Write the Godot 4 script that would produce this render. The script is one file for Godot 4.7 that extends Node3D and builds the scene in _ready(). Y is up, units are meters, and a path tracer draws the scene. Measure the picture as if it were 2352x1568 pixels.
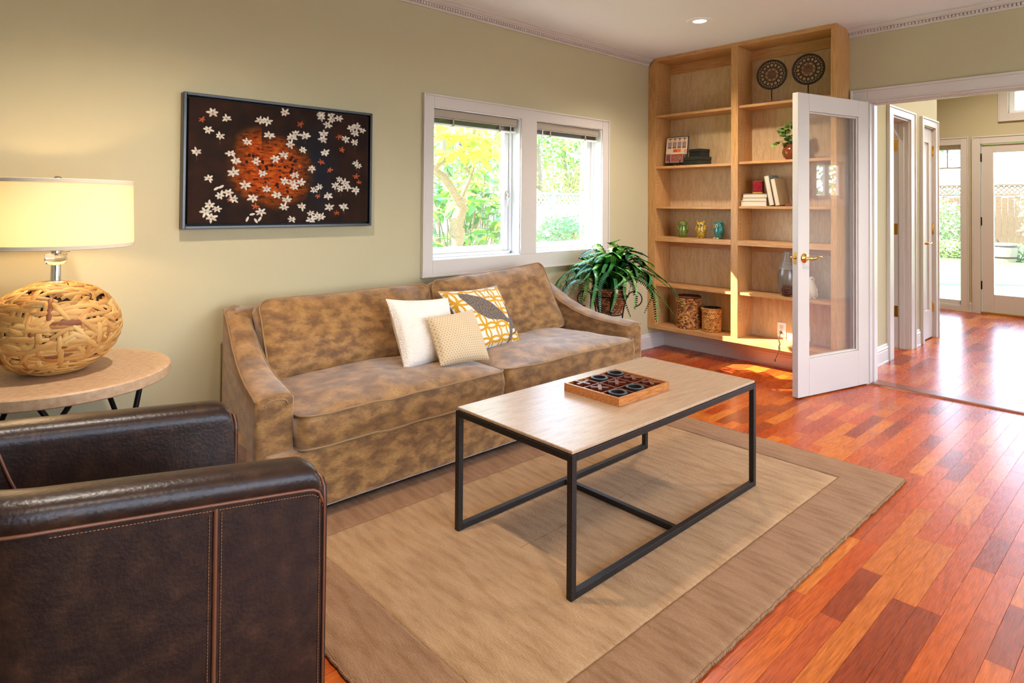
extends Node3D
# A living room with a velvet sofa, built in metres: x runs along the window wall, z comes out of it, y is up.

const XW := 4.942      # wall with the bookcase and the doorway
const XB := 4.69       # front of the bookcase
const YC := 2.567      # ceiling of the living room
const ZH := 1.575      # wall of the hall with two doors
const XF := 9.31       # far wall of the hall

var M := {}
var used := {}
var rng := RandomNumberGenerator.new()


class MB:
	var v := PackedVector3Array()
	var n := PackedVector3Array()
	var t := PackedVector2Array()
	var ix := PackedInt32Array()
	var tr := Transform3D()

	func vert(p: Vector3, nn: Vector3, uv := Vector2.ZERO) -> int:
		v.append(tr * p)
		n.append((tr.basis * nn).normalized())
		t.append(uv)
		return v.size() - 1

	func tri(a: int, b: int, c: int) -> void:   # counter-clockwise seen from outside
		ix.append(a); ix.append(c); ix.append(b)

	func quad(a: Vector3, b: Vector3, c: Vector3, d: Vector3, uv := [Vector2(0, 1), Vector2(1, 1), Vector2(1, 0), Vector2(0, 0)]) -> void:
		var nn := (b - a).cross(c - a)
		if nn.length_squared() < 1e-18:
			nn = (c - a).cross(d - a)
		nn = nn.normalized()
		var i := vert(a, nn, uv[0]); var j := vert(b, nn, uv[1]); var k := vert(c, nn, uv[2]); var l := vert(d, nn, uv[3])
		tri(i, j, k); tri(i, k, l)

	func tri3(a: Vector3, b: Vector3, c: Vector3) -> void:
		var nn := (b - a).cross(c - a).normalized()
		tri(vert(a, nn), vert(b, nn), vert(c, nn))

	# a box from corner lo to corner hi whose edges are chamfered by e
	func box(lo: Vector3, hi: Vector3, e := 0.002) -> MB:
		var c := (lo + hi) / 2.0
		var h := ((hi - lo) / 2.0).abs()
		e = minf(e, minf(h.x, minf(h.y, h.z)) * 0.9)
		var id := {}
		for k in 8:
			var s := Vector3(1 if k & 1 else -1, 1 if k & 2 else -1, 1 if k & 4 else -1)
			for a in 3:
				var p := s * (h - Vector3(e, e, e))
				p[a] = s[a] * h[a]
				var nn := Vector3.ZERO
				nn[a] = s[a]
				id[k * 3 + a] = vert(c + p, nn, Vector2(p[(a + 1) % 3], p[(a + 2) % 3]))
		for a in 3:
			var b := (a + 1) % 3
			var g := (a + 2) % 3
			for s in 2:
				var k0: int = s << a
				var q := [k0, k0 | (1 << b), k0 | (1 << b) | (1 << g), k0 | (1 << g)]
				if s == 0:
					q.reverse()
				tri(id[q[0] * 3 + a], id[q[1] * 3 + a], id[q[2] * 3 + a]); tri(id[q[0] * 3 + a], id[q[2] * 3 + a], id[q[3] * 3 + a])
			if e <= 0.0:
				continue
			for sb in 2:      # edges along a
				for sg in 2:
					var k0: int = (sb << b) | (sg << g)
					var k1: int = k0 | (1 << a)
					var q := [id[k0 * 3 + b], id[k1 * 3 + b], id[k1 * 3 + g], id[k0 * 3 + g]]
					if sb == sg:
						q.reverse()
					tri(q[0], q[1], q[2]); tri(q[0], q[2], q[3])
		if e > 0.0:
			for k in 8:
				var odd: bool = ((k & 1) + ((k >> 1) & 1) + ((k >> 2) & 1)) % 2 == 1
				if odd:
					tri(id[k * 3], id[k * 3 + 1], id[k * 3 + 2])
				else:
					tri(id[k * 3], id[k * 3 + 2], id[k * 3 + 1])
		return self

	# rows of points with smooth normals; wrapu closes each row, wrapv joins the last row to the first
	func grid(p: Array, wrapu := false, wrapv := false, flip := false, uvs := Vector2.ONE) -> MB:
		var nr := p.size()
		var nc: int = p[0].size()
		var base := v.size()
		for i in nr:
			for j in nc:
				var u0: Vector3 = p[i][(j - 1 + nc) % nc] if (wrapu or j > 0) else p[i][j]
				var u1: Vector3 = p[i][(j + 1) % nc] if (wrapu or j < nc - 1) else p[i][j]
				var v0: Vector3 = p[(i - 1 + nr) % nr][j] if (wrapv or i > 0) else p[i][j]
				var v1: Vector3 = p[(i + 1) % nr][j] if (wrapv or i < nr - 1) else p[i][j]
				var nn := (u1 - u0).cross(v1 - v0)
				if nn.length_squared() < 1e-20:   # a pole: take the row next to it
					var ii := 1 if i == 0 else nr - 2
					var w0: Vector3 = p[ii][(j - 1 + nc) % nc]
					var w1: Vector3 = p[ii][(j + 1) % nc]
					nn = (w1 - w0).cross((p[ii][j] - p[i][j]) * (1.0 if i == 0 else -1.0))
				if flip:
					nn = -nn
				vert(p[i][j], nn, Vector2(float(j) / (nc if wrapu else maxi(nc - 1, 1)), float(i) / maxi(nr - 1, 1)) * uvs)
		for i in (nr if wrapv else nr - 1):
			for j in (nc if wrapu else nc - 1):
				var a := base + i * nc + j
				var b := base + i * nc + (j + 1) % nc
				var c := base + ((i + 1) % nr) * nc + (j + 1) % nc
				var d := base + ((i + 1) % nr) * nc + j
				if flip:
					tri(a, c, b); tri(a, d, c)
				else:
					tri(a, b, c); tri(a, c, d)
		return self

	func tube(pts: Array, rad, sides := 8, closed := false, squash := 1.0, upv := Vector3.UP) -> MB:
		var rows := []
		var nrm := Vector3.ZERO
		var m := pts.size()
		for i in m:
			var a: Vector3 = pts[(i - 1 + m) % m] if (closed or i > 0) else pts[i]
			var b: Vector3 = pts[(i + 1) % m] if (closed or i < m - 1) else pts[i]
			var d := (b - a).normalized()
			if i == 0:
				nrm = upv - d * upv.dot(d)
				if nrm.length() < 0.05:
					nrm = Vector3.RIGHT - d * d.x
				if nrm.length() < 0.05:
					nrm = Vector3.BACK - d * d.z
			else:
				nrm = nrm - d * nrm.dot(d)
			nrm = nrm.normalized()
			var bi := d.cross(nrm)
			var r: float = rad[i] if rad is Array else rad
			var row := []
			for k in sides:
				var an := TAU * k / sides
				row.append(pts[i] + (nrm * cos(an) * squash + bi * sin(an)) * r)
			rows.append(row)
		if not closed:
			var r0 := []
			var r1 := []
			for k in sides:
				r0.append(pts[0]); r1.append(pts[m - 1])
			rows.push_front(r0); rows.append(r1)
		return grid(rows, true, closed)

	# turned profile of (radius, height) points; equal neighbours give a sharp edge
	func lathe(prof: Array, seg := 32, c := Vector3.ZERO, squash := 1.0) -> MB:
		var run := []
		for i in prof.size():
			run.append(prof[i])
			if i == prof.size() - 1 or (prof[i + 1] - prof[i]).length() < 1e-6:
				if run.size() > 1:
					var rows := []
					for q in run:
						var row := []
						for k in seg:
							var an := TAU * k / seg
							row.append(c + Vector3(cos(an) * q.x, q.y, -sin(an) * q.x * squash))
						rows.append(row)
					grid(rows, true)
				run = []
		return self

	# polygon in the plane (x, y) swept from z0 to z1, all through tr
	func prism(poly: PackedVector2Array, z0: float, z1: float) -> MB:
		var p := poly
		if Geometry2D.is_polygon_clockwise(p):
			p = poly.duplicate()
			p.reverse()
		var m := p.size()
		for i in m:
			var a := p[i]
			var b := p[(i + 1) % m]
			quad(Vector3(a.x, a.y, z1), Vector3(a.x, a.y, z0), Vector3(b.x, b.y, z0), Vector3(b.x, b.y, z1))
		var ts := Geometry2D.triangulate_polygon(p)
		for s in 2:
			var z := z1 if s == 0 else z0
			var id := []
			for q in p:
				id.append(vert(Vector3(q.x, q.y, z), Vector3(0, 0, 1 if s == 0 else -1), q))
			for k in range(0, ts.size(), 3):
				var A := p[ts[k]]
				var ccw := (p[ts[k + 1]] - A).cross(p[ts[k + 2]] - A) > 0.0
				if ccw == (s == 0):
					tri(id[ts[k]], id[ts[k + 1]], id[ts[k + 2]])
				else:
					tri(id[ts[k]], id[ts[k + 2]], id[ts[k + 1]])
		return self

	func ball(c: Vector3, r: Vector3, seg := 12, rings := 8) -> MB:
		var rows := []
		for i in rings + 1:
			var a := -PI / 2 + PI * i / rings
			var row := []
			for k in seg:
				var b := TAU * k / seg
				row.append(c + Vector3(cos(a) * cos(b) * r.x, sin(a) * r.y, -cos(a) * sin(b) * r.z))
			rows.append(row)
		return grid(rows, true)

	func done() -> ArrayMesh:
		var m := ArrayMesh.new()
		surface(m)
		return m

	func surface(m: ArrayMesh) -> void:
		var a := []
		a.resize(Mesh.ARRAY_MAX)
		a[Mesh.ARRAY_VERTEX] = v
		a[Mesh.ARRAY_NORMAL] = n
		a[Mesh.ARRAY_TEX_UV] = t
		a[Mesh.ARRAY_INDEX] = ix
		m.add_surface_from_arrays(Mesh.PRIMITIVE_TRIANGLES, a)


# ---------------------------------------------------------------- naming
func numbered(called: String) -> String:
	used[called] = used.get(called, -1) + 1
	return called if used[called] == 0 else "%s_%03d" % [called, used[called]]


func tag(o: Node, label: String, category := "", group := "", kind := "") -> Node:
	o.set_meta("label", label)
	if category:
		o.set_meta("category", category)
	if group:
		o.set_meta("group", group)
	if kind:
		o.set_meta("kind", kind)
	return o


func thing(called: String, label: String, category: String, at := Vector3.ZERO, turn := 0.0, group := "") -> Node3D:
	var o := Node3D.new()
	o.name = numbered(called)
	add_child(o)
	o.position = at
	o.rotation.y = turn
	tag(o, label, category, group)
	return o


func part(called: String, shape, m: Material, parent: Node, label := "") -> MeshInstance3D:
	var o := MeshInstance3D.new()
	o.name = called
	o.mesh = shape.done() if shape is MB else shape
	for k in o.mesh.get_surface_count():
		if m:
			o.set_surface_override_material(k, m)
	parent.add_child(o, true)
	if label:
		o.set_meta("label", label)
	return o


func solo(called: String, shape, m: Material, label: String, category: String, at := Vector3.ZERO, turn := 0.0, group := "") -> MeshInstance3D:
	var o := part(numbered(called), shape, m, self)
	o.position = at
	o.rotation.y = turn
	tag(o, label, category, group)
	return o


func struct(called: String, shape, m: Material, label: String, category: String) -> MeshInstance3D:
	var o := part(called, shape, m, self)
	tag(o, label, category, "", "structure")
	return o


func frame_of(called: String, label: String, category: String, at := Vector3.ZERO, turn := 0.0) -> Node3D:
	var o := Node3D.new()
	o.name = called
	add_child(o)
	o.position = at
	o.rotation.y = turn
	tag(o, label, category, "", "structure")
	return o


func copy_of(o: Node3D, at: Vector3, turn: float, label: String) -> Node3D:
	var c: Node3D = o.duplicate()
	c.name = numbered(String(o.name).rstrip("0123456789").rstrip("_"))
	add_child(c)
	c.position = at
	c.rotation.y = turn
	c.set_meta("label", label)
	return c


func stuff(o: Node) -> Node:
	o.set_meta("kind", "stuff")
	return o


func many(called: String, shape: Mesh, m: Material, where: Array, parent: Node, tints := []) -> MultiMeshInstance3D:
	var mm := MultiMesh.new()
	mm.transform_format = MultiMesh.TRANSFORM_3D
	mm.use_colors = tints.size() > 0
	mm.mesh = shape
	mm.instance_count = where.size()
	for i in where.size():
		mm.set_instance_transform(i, where[i])
		if tints.size() > 0:
			mm.set_instance_color(i, tints[i])
	var o := MultiMeshInstance3D.new()
	o.name = called
	o.multimesh = mm
	o.material_override = m
	parent.add_child(o, true)
	o.set_meta("kind", "stuff")
	return o


# ---------------------------------------------------------------- materials
func ramp(stops: Array) -> Gradient:
	var g := Gradient.new()
	var offs := PackedFloat32Array()
	var cols := PackedColorArray()
	for s in stops:
		offs.append(s[0])
		cols.append(s[1])
	g.offsets = offs
	g.colors = cols
	return g


func ntex(sd: int, freq: float, octaves: int, stops := [], size := 512, kind := FastNoiseLite.TYPE_SIMPLEX_SMOOTH, warp := 0.0) -> NoiseTexture2D:
	var nz := FastNoiseLite.new()
	nz.seed = sd
	nz.noise_type = kind
	nz.frequency = freq
	nz.fractal_octaves = octaves
	nz.fractal_type = FastNoiseLite.FRACTAL_FBM if octaves > 1 else FastNoiseLite.FRACTAL_NONE
	if warp > 0.0:
		nz.domain_warp_enabled = true
		nz.domain_warp_amplitude = warp
		nz.domain_warp_frequency = freq * 0.7
	var t := NoiseTexture2D.new()
	t.width = size
	t.height = size
	t.seamless = true
	t.noise = nz
	if stops.size() > 0:
		t.color_ramp = ramp(stops)
	return t


func hexc(s: String) -> Color:
	return Color.html(s)


func mk(called: String, col: Color, rough: float, o := {}) -> StandardMaterial3D:
	var m := StandardMaterial3D.new()
	m.resource_name = called
	m.albedo_color = col
	m.roughness = rough
	m.metallic = o.get("metal", 0.0)
	m.metallic_specular = o.get("spec", 0.5)
	if o.has("tex"):
		m.albedo_texture = o.tex
	if o.has("tri"):
		m.uv1_triplanar = true
		m.uv1_world_triplanar = o.get("world", false)
		m.uv1_scale = o.tri
		m.uv1_offset = o.get("off", Vector3.ZERO)
		m.uv1_triplanar_sharpness = 6.0
	elif o.has("uv"):
		m.uv1_scale = o.uv
	if o.has("bump"):
		m.heightmap_enabled = true
		m.heightmap_texture = o.bump
		m.heightmap_scale = o.get("relief", 0.1)
	if o.has("rtex"):
		m.roughness_texture = o.rtex
		m.roughness_texture_channel = BaseMaterial3D.TEXTURE_CHANNEL_RED
	if o.has("detail"):
		m.detail_enabled = true
		m.detail_albedo = o.detail
		m.detail_blend_mode = BaseMaterial3D.BLEND_MODE_MUL
		m.uv2_triplanar = o.has("tri")
		m.uv2_world_triplanar = o.get("world", false)
		m.detail_uv_layer = BaseMaterial3D.DETAIL_UV_2
		m.uv2_scale = o.get("tri2", Vector3.ONE)
	if o.has("rim"):
		m.rim_enabled = true
		m.rim = o.rim
		m.rim_tint = o.get("rim_tint", 0.5)
	if o.has("coat"):
		m.clearcoat_enabled = true
		m.clearcoat = o.coat
		m.clearcoat_roughness = o.get("coat_rough", 0.1)
	if o.has("back"):
		m.backlight_enabled = true
		m.backlight = o.back
	if o.has("emit"):
		m.emission_enabled = true
		m.emission = o.emit
		m.emission_energy_multiplier = o.get("glow", 1.0)
	if o.has("glass"):
		m.transparency = BaseMaterial3D.TRANSPARENCY_ALPHA
		m.albedo_color.a = o.glass
	if o.has("refract"):
		m.refraction_enabled = true
		m.refraction_scale = o.refract
		m.albedo_color.a = 0.0
	if o.get("tint", false):
		m.vertex_color_use_as_albedo = true
	if o.get("two", false):
		m.cull_mode = BaseMaterial3D.CULL_DISABLED
	M[called] = m
	return m


func v2(a: Array) -> PackedVector2Array:
	var p := PackedVector2Array()
	for i in range(0, a.size(), 2):
		p.append(Vector2(a[i], a[i + 1]))
	return p


func lerp_list(xs: Array, ys: Array, x: float) -> float:
	if x <= xs[0]:
		return ys[0]
	for i in range(1, xs.size()):
		if x <= xs[i]:
			var f: float = (x - xs[i - 1]) / (xs[i] - xs[i - 1])
			f = f * f * (3.0 - 2.0 * f) * 0.5 + f * 0.5
			return lerpf(ys[i - 1], ys[i], f)
	return ys[-1]


# a moulding: a closed profile of (out, up) points drawn along from a to b; out is the way it stands off the wall
func moulding(mb: MB, prof: PackedVector2Array, a: Vector3, b: Vector3, out: Vector3) -> void:
	var d := b - a
	var z := d.normalized()
	var keep := mb.tr
	var y := Vector3.UP
	var x := out
	if x.cross(y).dot(z) < 0.0:
		z = -z
		a = b
	mb.tr = keep * Transform3D(Basis(x, y, z), a)
	mb.prism(prof, 0.0, d.length())
	mb.tr = keep


# smooth closed path through points (Catmull-Rom)
func spline(p: Array, steps: int, closed := false) -> Array:
	var out := []
	var m := p.size()
	for i in (m if closed else m - 1):
		var a: Vector3 = p[(i - 1 + m) % m] if (closed or i > 0) else p[i] * 2.0 - p[i + 1]
		var b: Vector3 = p[i]
		var c: Vector3 = p[(i + 1) % m]
		var d: Vector3 = p[(i + 2) % m] if (closed or i < m - 2) else p[i + 1] * 2.0 - p[i]
		for k in steps:
			out.append(b.cubic_interpolate(c, a, d, float(k) / steps))
	if not closed:
		out.append(p[-1])
	return out


const LAMP := 0.14
const CAN := 2.7


func _ready() -> void:
	rng.seed = 20240
	# camera: level shift lens at 1.26 m
	var cam := Camera3D.new()
	cam.name = "camera"
	cam.projection = Camera3D.PROJECTION_FRUSTUM
	cam.near = 0.05
	cam.far = 200.0
	cam.size = 2.0 * 0.05 * 784.0 / 1444.162
	cam.frustum_offset = Vector2(0, -(784.0 - 448.35) / 1444.162 * 0.05)
	cam.basis = Basis(Vector3.UP, deg_to_rad(-42.825)) * Basis(Vector3.RIGHT, deg_to_rad(0.901)) * Basis(Vector3.BACK, deg_to_rad(0.432))
	cam.position = Vector3(0, 1.259, 3.282)
	add_child(cam)
	# sky and exposure
	var we := WorldEnvironment.new()
	we.name = "world"
	var env := Environment.new()
	env.background_mode = Environment.BG_SKY
	env.sky = Sky.new()
	var sky := ProceduralSkyMaterial.new()
	sky.sky_top_color = hexc("86a8d8")
	sky.sky_horizon_color = hexc("e6edf4")
	sky.sky_curve = 0.2
	sky.ground_bottom_color = hexc("6a705c")
	sky.ground_horizon_color = hexc("b9c0b4")
	sky.sky_energy_multiplier = 3.2
	sky.ground_energy_multiplier = 1.5
	env.sky.sky_material = sky
	env.tonemap_mode = Environment.TONE_MAPPER_LINEAR
	env.tonemap_exposure = 1.2
	env.sdfgi_enabled = true
	env.ssao_enabled = true
	env.ssil_enabled = true
	we.environment = env
	add_child(we)
	# the sun comes over the garden through the right window
	var sun := DirectionalLight3D.new()
	sun.name = "sun"
	sun.light_color = hexc("fff0d8")
	sun.light_energy = 12.0
	sun.light_angular_distance = 0.6
	sun.shadow_enabled = true
	sun.sky_mode = DirectionalLight3D.SKY_MODE_LIGHT_ONLY
	sun.basis = Basis.looking_at(Vector3(1, -1.27, 1.08).normalized())
	add_child(sun)

	materials()
	room()
	strips()
	windows()
	door_frames()
	bookcase()
	sofa()
	rug()
	armchair()
	coffee_table()
	end_table()
	table_lamp()
	throw_pillows()
	painting()
	shelf_things()
	fern()
	can_light("lit recessed ceiling light in view in front of the bookcase", Vector3(3.962, YC, 0.94), CAN * 0.8)
	can_light("recessed ceiling light above the gap between lamp and sofa", Vector3(0.8, YC, 1.15), CAN)
	can_light("unseen recessed ceiling light above the rug's near corner", Vector3(3.96, YC, 3.1), CAN)  # out of view, placed to light the near side of the room
	can_light("unseen recessed ceiling light behind the viewer, lighting the room", Vector3(0.8, YC, 3.3), CAN * 0.8)  # out of view too, lights the room from behind the camera
	can_light("unseen recessed light in the hall ceiling, placed to light the doors", Vector3(6.4, 3.4, 2.7), CAN * 1.4)  # out of view, brightens the hall wall and its doors
	can_light("unseen recessed light near the garden door, placed to light the hall", Vector3(8.1, 3.4, 2.0), CAN * 1.4)  # out of view, brightens the far end of the hall
	can_light("unseen recessed light in the small room behind the open hall door", Vector3(6.0, 3.4, 0.75), CAN)  # out of view, lights the open door leaf and its jamb
	garden()


func materials() -> void:
	var grey := ntex(3, 0.02, 4)
	var fine := ntex(4, 0.12, 3)
	var rough_n := ntex(5, 0.05, 5)
	mk("wall", hexc("bdb18d"), 0.75, {"tri": Vector3(3, 3, 3), "world": true, "bump": fine, "relief": 0.03, "spec": 0.3})
	mk("ceiling", hexc("e9e8e5"), 0.9, {"spec": 0.2})
	mk("trim", hexc("cfc5b9"), 0.35, {"spec": 0.5})
	mk("vinyl", hexc("f0f0ee"), 0.3)
	mk("siding", hexc("b9b4a6"), 0.8)
	mk("pane", Color(1, 1, 1), 0.02, {"glass": 0.05})
	# oak veneer, grain standing upright, and the same lying along z
	var oak := ntex(11, 0.035, 4, [[0.0, hexc("b88d5a")], [0.35, hexc("cda36e")], [0.6, hexc("d6ae7a")], [1.0, hexc("dfbc8b")]], 512, FastNoiseLite.TYPE_SIMPLEX_SMOOTH, 18.0)
	var pores := ntex(12, 0.09, 2, [[0.0, hexc("d8d0c4")], [0.42, hexc("f4f0ea")], [1.0, hexc("ffffff")]])
	mk("oak", Color(0.95, 0.88, 0.78), 0.45, {"tex": oak, "tri": Vector3(3.2, 0.32, 3.2), "world": true, "detail": pores, "tri2": Vector3(16, 0.9, 16)})
	mk("oak_shelf", Color(0.97, 0.89, 0.8), 0.45, {"tex": oak, "tri": Vector3(3.2, 3.2, 0.32), "world": true, "detail": pores, "tri2": Vector3(16, 16, 0.9)})
	var cath := ntex(13, 0.012, 3, [[0.0, hexc("ceb088")], [0.2, hexc("dcc09a")], [0.3, hexc("cdae85")], [0.45, hexc("e0c6a2")], [0.55, hexc("d2b48c")], [0.7, hexc("e2c8a4")], [1.0, hexc("d8ba92")]], 512, FastNoiseLite.TYPE_SIMPLEX_SMOOTH, 30.0)
	mk("oak_back", Color(1.0, 0.98, 0.92), 0.5, {"tex": cath, "tri": Vector3(2.4, 0.35, 2.4), "world": true, "detail": pores, "tri2": Vector3(14, 0.7, 14)})
	# floor strips: one grain, eight tones
	var grain := ntex(21, 0.03, 5, [[0.0, hexc("b4a698")], [0.4, hexc("dcd2c6")], [0.62, hexc("f2ebe2")], [1.0, hexc("ffffff")]], 512, FastNoiseLite.TYPE_SIMPLEX_SMOOTH, 6.0)
	var scuff := ntex(22, 0.05, 4, [[0.0, Color(0.20, 0.2, 0.2)], [1.0, Color(0.36, 0.36, 0.36)]])
	var tones := ["c0521a", "cc6422", "ae4418", "c45a1e", "d2762e", "96401e", "bc5628", "b24e1a", "c86c2a"]
	for i in tones.size():
		mk("strip%d" % i, hexc(tones[i]), 1.0, {"tex": grain, "tri": Vector3(0.45, 3, 11), "world": true, "off": Vector3(0.37 * i, 0, 0.21 * i), "rtex": scuff, "spec": 0.4})
	mk("subfloor", hexc("3a1a0e"), 0.8)
	mk("threshold", hexc("8a4a2c"), 0.3, {"tex": grain, "tri": Vector3(7, 3, 0.6), "world": true})
	# rug
	var pile := ntex(31, 0.16, 3)
	var abrash := ntex(32, 0.012, 5, [[0.0, hexc("d2c2ae")], [0.45, hexc("ece2d6")], [1.0, hexc("fffaf4")]])
	var nap := ntex(33, 0.2, 2, [[0.0, hexc("c0b4a6")], [1.0, hexc("ffffff")]])
	mk("rug_field", hexc("d2ae84"), 0.95, {"tex": abrash, "tri": Vector3(3.4, 3.4, 0.7), "world": true, "detail": nap, "tri2": Vector3(11, 9, 2.2), "bump": pile, "relief": 0.35, "spec": 0.1, "rim": 0.3})
	mk("rug_border", hexc("b48e6c"), 0.95, {"tex": abrash, "tri": Vector3(3.7, 3.7, 0.75), "world": true, "detail": nap, "tri2": Vector3(11, 9, 2.2), "bump": pile, "relief": 0.35, "spec": 0.1, "rim": 0.3})
	# crushed velvet
	var crush := ntex(41, 0.022, 6, [[0.0, hexc("6b4c28")], [0.36, hexc("8a673a")], [0.55, hexc("a07b49")], [0.75, hexc("b18b57")], [1.0, hexc("bf9a66")]], 512, FastNoiseLite.TYPE_SIMPLEX_SMOOTH, 20.0)
	var streak := ntex(42, 0.05, 4, [[0.0, hexc("b0a490")], [0.4, hexc("e6dfd4")], [1.0, hexc("ffffff")]])
	mk("velvet", Color(0.96, 0.9, 0.78), 0.62, {"tex": crush, "tri": Vector3(0.8, 1.5, 0.8), "world": true, "detail": streak, "tri2": Vector3(1.6, 7, 3), "rim": 1.0, "rim_tint": 0.3, "bump": pile, "relief": 0.04, "spec": 0.4})
	mk("velvet_welt", hexc("8d6b42"), 0.7, {"rim": 0.6})
	mk("plinth", hexc("16100c"), 0.7)
	# leather
	var hide := ntex(51, 0.07, 5)
	var hide_c := ntex(52, 0.015, 5, [[0.0, hexc("2e1c13")], [0.5, hexc("3c2719")], [0.8, hexc("482f1e")], [1.0, hexc("5a3c28")]])
	mk("leather", Color(0.78, 0.74, 0.72), 0.36, {"tex": hide_c, "tri": Vector3(2.2, 2.2, 2.2), "bump": hide, "relief": 0.05, "spec": 0.4})
	mk("stitch", hexc("a2673c"), 0.6)
	mk("welt_leather", hexc("6b3c22"), 0.4)
	# stone
	var trav := ntex(61, 0.02, 5, [[0.0, hexc("bfa387")], [0.3, hexc("ccb297")], [0.6, hexc("d4bca2")], [1.0, hexc("ddc8b0")]], 512, FastNoiseLite.TYPE_SIMPLEX_SMOOTH, 14.0)
	var pits := ntex(62, 0.06, 3, [[0.0, hexc("a88f72")], [0.22, hexc("e6dccb")], [0.3, hexc("ffffff")], [1.0, hexc("ffffff")]])
	mk("travertine", Color(0.84, 0.79, 0.73), 0.28, {"tex": trav, "tri": Vector3(0.6, 3, 3.4), "world": true, "detail": pits, "tri2": Vector3(1.2, 9, 9)})
	mk("limestone", Color(0.93, 0.86, 0.77), 0.5, {"tex": trav, "tri": Vector3(3, 3, 3), "world": true, "detail": pits, "tri2": Vector3(6, 6, 6), "bump": grey, "relief": 0.05})
	mk("iron", hexc("4a4642"), 0.42, {"metal": 0.75, "tex": ntex(63, 0.05, 4, [[0.0, hexc("9a948c")], [1.0, hexc("ffffff")]]), "tri": Vector3(5, 5, 5)})
	mk("black_iron", hexc("1d1a18"), 0.45, {"metal": 0.6})
	mk("chrome", hexc("e8e8ea"), 0.06, {"metal": 1.0})
	mk("brass", hexc("e2b65c"), 0.14, {"metal": 1.0})
	mk("brass_old", hexc("b98f45"), 0.3, {"metal": 1.0})
	mk("steel", hexc("b8b6b0"), 0.25, {"metal": 1.0})
	# lamp
	var linen := ntex(71, 0.35, 2, [[0.0, hexc("e4dac8")], [1.0, hexc("ffffff")]])
	mk("shade_cloth", hexc("f2e6d2"), 0.9, {"tex": linen, "uv": Vector3(14, 2, 1), "back": Color(1.0, 0.95, 0.85), "two": true, "spec": 0.1})
	mk("shade_trim", hexc("d9c6aa"), 0.9)
	mk("bulb", hexc("fff0d0"), 0.5, {"emit": hexc("ffd9a0"), "glow": 4.0})
	mk("can_lens", hexc("fff6e8"), 0.5, {"emit": hexc("fff4e6"), "glow": 6.0})
	mk("clear_plastic", Color(1, 1, 1), 0.05, {"refract": 0.045})
	var reeds := ["d9a860", "cf9a55", "e0b672", "b87a38", "8a4f22", "c89050"]
	var reed_g := ntex(72, 0.06, 3, [[0.0, hexc("b8a890")], [0.5, hexc("f0e8da")], [1.0, hexc("ffffff")]])
	for i in reeds.size():
		mk("reed%d" % i, hexc(reeds[i]), 0.6, {"tex": reed_g, "uv": Vector3(0.6, 3, 1)})
	mk("reed_core", hexc("5e3c1c"), 0.9)
	# small things
	var game := ntex(81, 0.03, 4, [[0.0, hexc("8a4a1e")], [0.5, hexc("b06a30")], [1.0, hexc("c98646")]], 256, FastNoiseLite.TYPE_SIMPLEX_SMOOTH, 10.0)
	mk("acacia", Color(1, 1, 1), 0.3, {"tex": game, "tri": Vector3(2, 14, 14), "coat": 0.3})
	mk("rosewood", hexc("6a2e1a"), 0.32, {"tex": grain, "tri": Vector3(6, 6, 6)})
	mk("ebony", hexc("1e1d1e"), 0.38)
	mk("fur", hexc("efe2d0"), 0.95, {"rim": 0.8, "rim_tint": 0.2, "bump": ntex(82, 0.06, 4), "relief": 0.5, "tri": Vector3(4, 4, 4), "spec": 0.1})
	mk("carved", hexc("33211a"), 0.4, {"tex": ntex(83, 0.06, 4, [[0.0, hexc("6a5a52")], [0.6, hexc("c0b0a4")], [1.0, hexc("ffffff")]], 256), "tri": Vector3(9, 9, 9)})
	mk("carved_light", hexc("5e3822"), 0.45)
	mk("stand_wood", hexc("6b3a22"), 0.4)
	mk("rattan_box", hexc("25271f"), 0.55, {"bump": fine, "relief": 0.4, "tri": Vector3(14, 14, 14)})
	mk("rattan_olive", hexc("33351f"), 0.55, {"bump": fine, "relief": 0.4, "tri": Vector3(14, 14, 14)})
	mk("terracotta", hexc("8e4418"), 0.14, {"tex": ntex(84, 0.02, 4, [[0.0, hexc("9a8478")], [0.6, hexc("e6d6c8")], [1.0, hexc("ffffff")]], 256), "tri": Vector3(4, 4, 4), "coat": 0.6})
	mk("soil", hexc("2a1c12"), 0.95)
	var leafc := ntex(85, 0.02, 4, [[0.0, hexc("8c9c7c")], [1.0, hexc("ffffff")]], 256)
	mk("ivy", hexc("4d7a30"), 0.45, {"tex": leafc, "tri": Vector3(20, 20, 20), "two": true, "back": Color(0.2, 0.3, 0.08)})
	mk("ivy_light", hexc("86a84a"), 0.45, {"two": true, "back": Color(0.25, 0.35, 0.1)})
	mk("fern", hexc("2f8038"), 0.33, {"two": true, "back": Color(0.25, 0.5, 0.12), "spec": 0.6})
	mk("fern_light", hexc("62a63c"), 0.35, {"two": true, "back": Color(0.35, 0.55, 0.12), "spec": 0.6})
	mk("fern_dark", hexc("1d6236"), 0.32, {"two": true, "back": Color(0.12, 0.3, 0.1), "spec": 0.6})
	mk("page", hexc("e8d3b4"), 0.85, {"bump": ntex(86, 0.15, 1), "relief": 0.06, "tri": Vector3(1, 60, 1)})
	mk("cover_cream", hexc("dcc9ab"), 0.6)
	mk("cover_grey", hexc("6f7264"), 0.6)
	mk("cover_tan", hexc("a5875a"), 0.6)
	mk("cover_dark", hexc("4a3220"), 0.6)
	mk("wax_red", hexc("a4152b"), 0.35, {"tex": ntex(87, 0.02, 4, [[0.0, hexc("a08080")], [1.0, hexc("ffffff")]], 256), "tri": Vector3(9, 9, 9)})
	mk("gold_base", hexc("b98a3c"), 0.4, {"metal": 0.4})
	mk("glaze_green", hexc("7d8a2c"), 0.16, {"tex": leafc, "tri": Vector3(12, 12, 12), "coat": 0.5})
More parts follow.
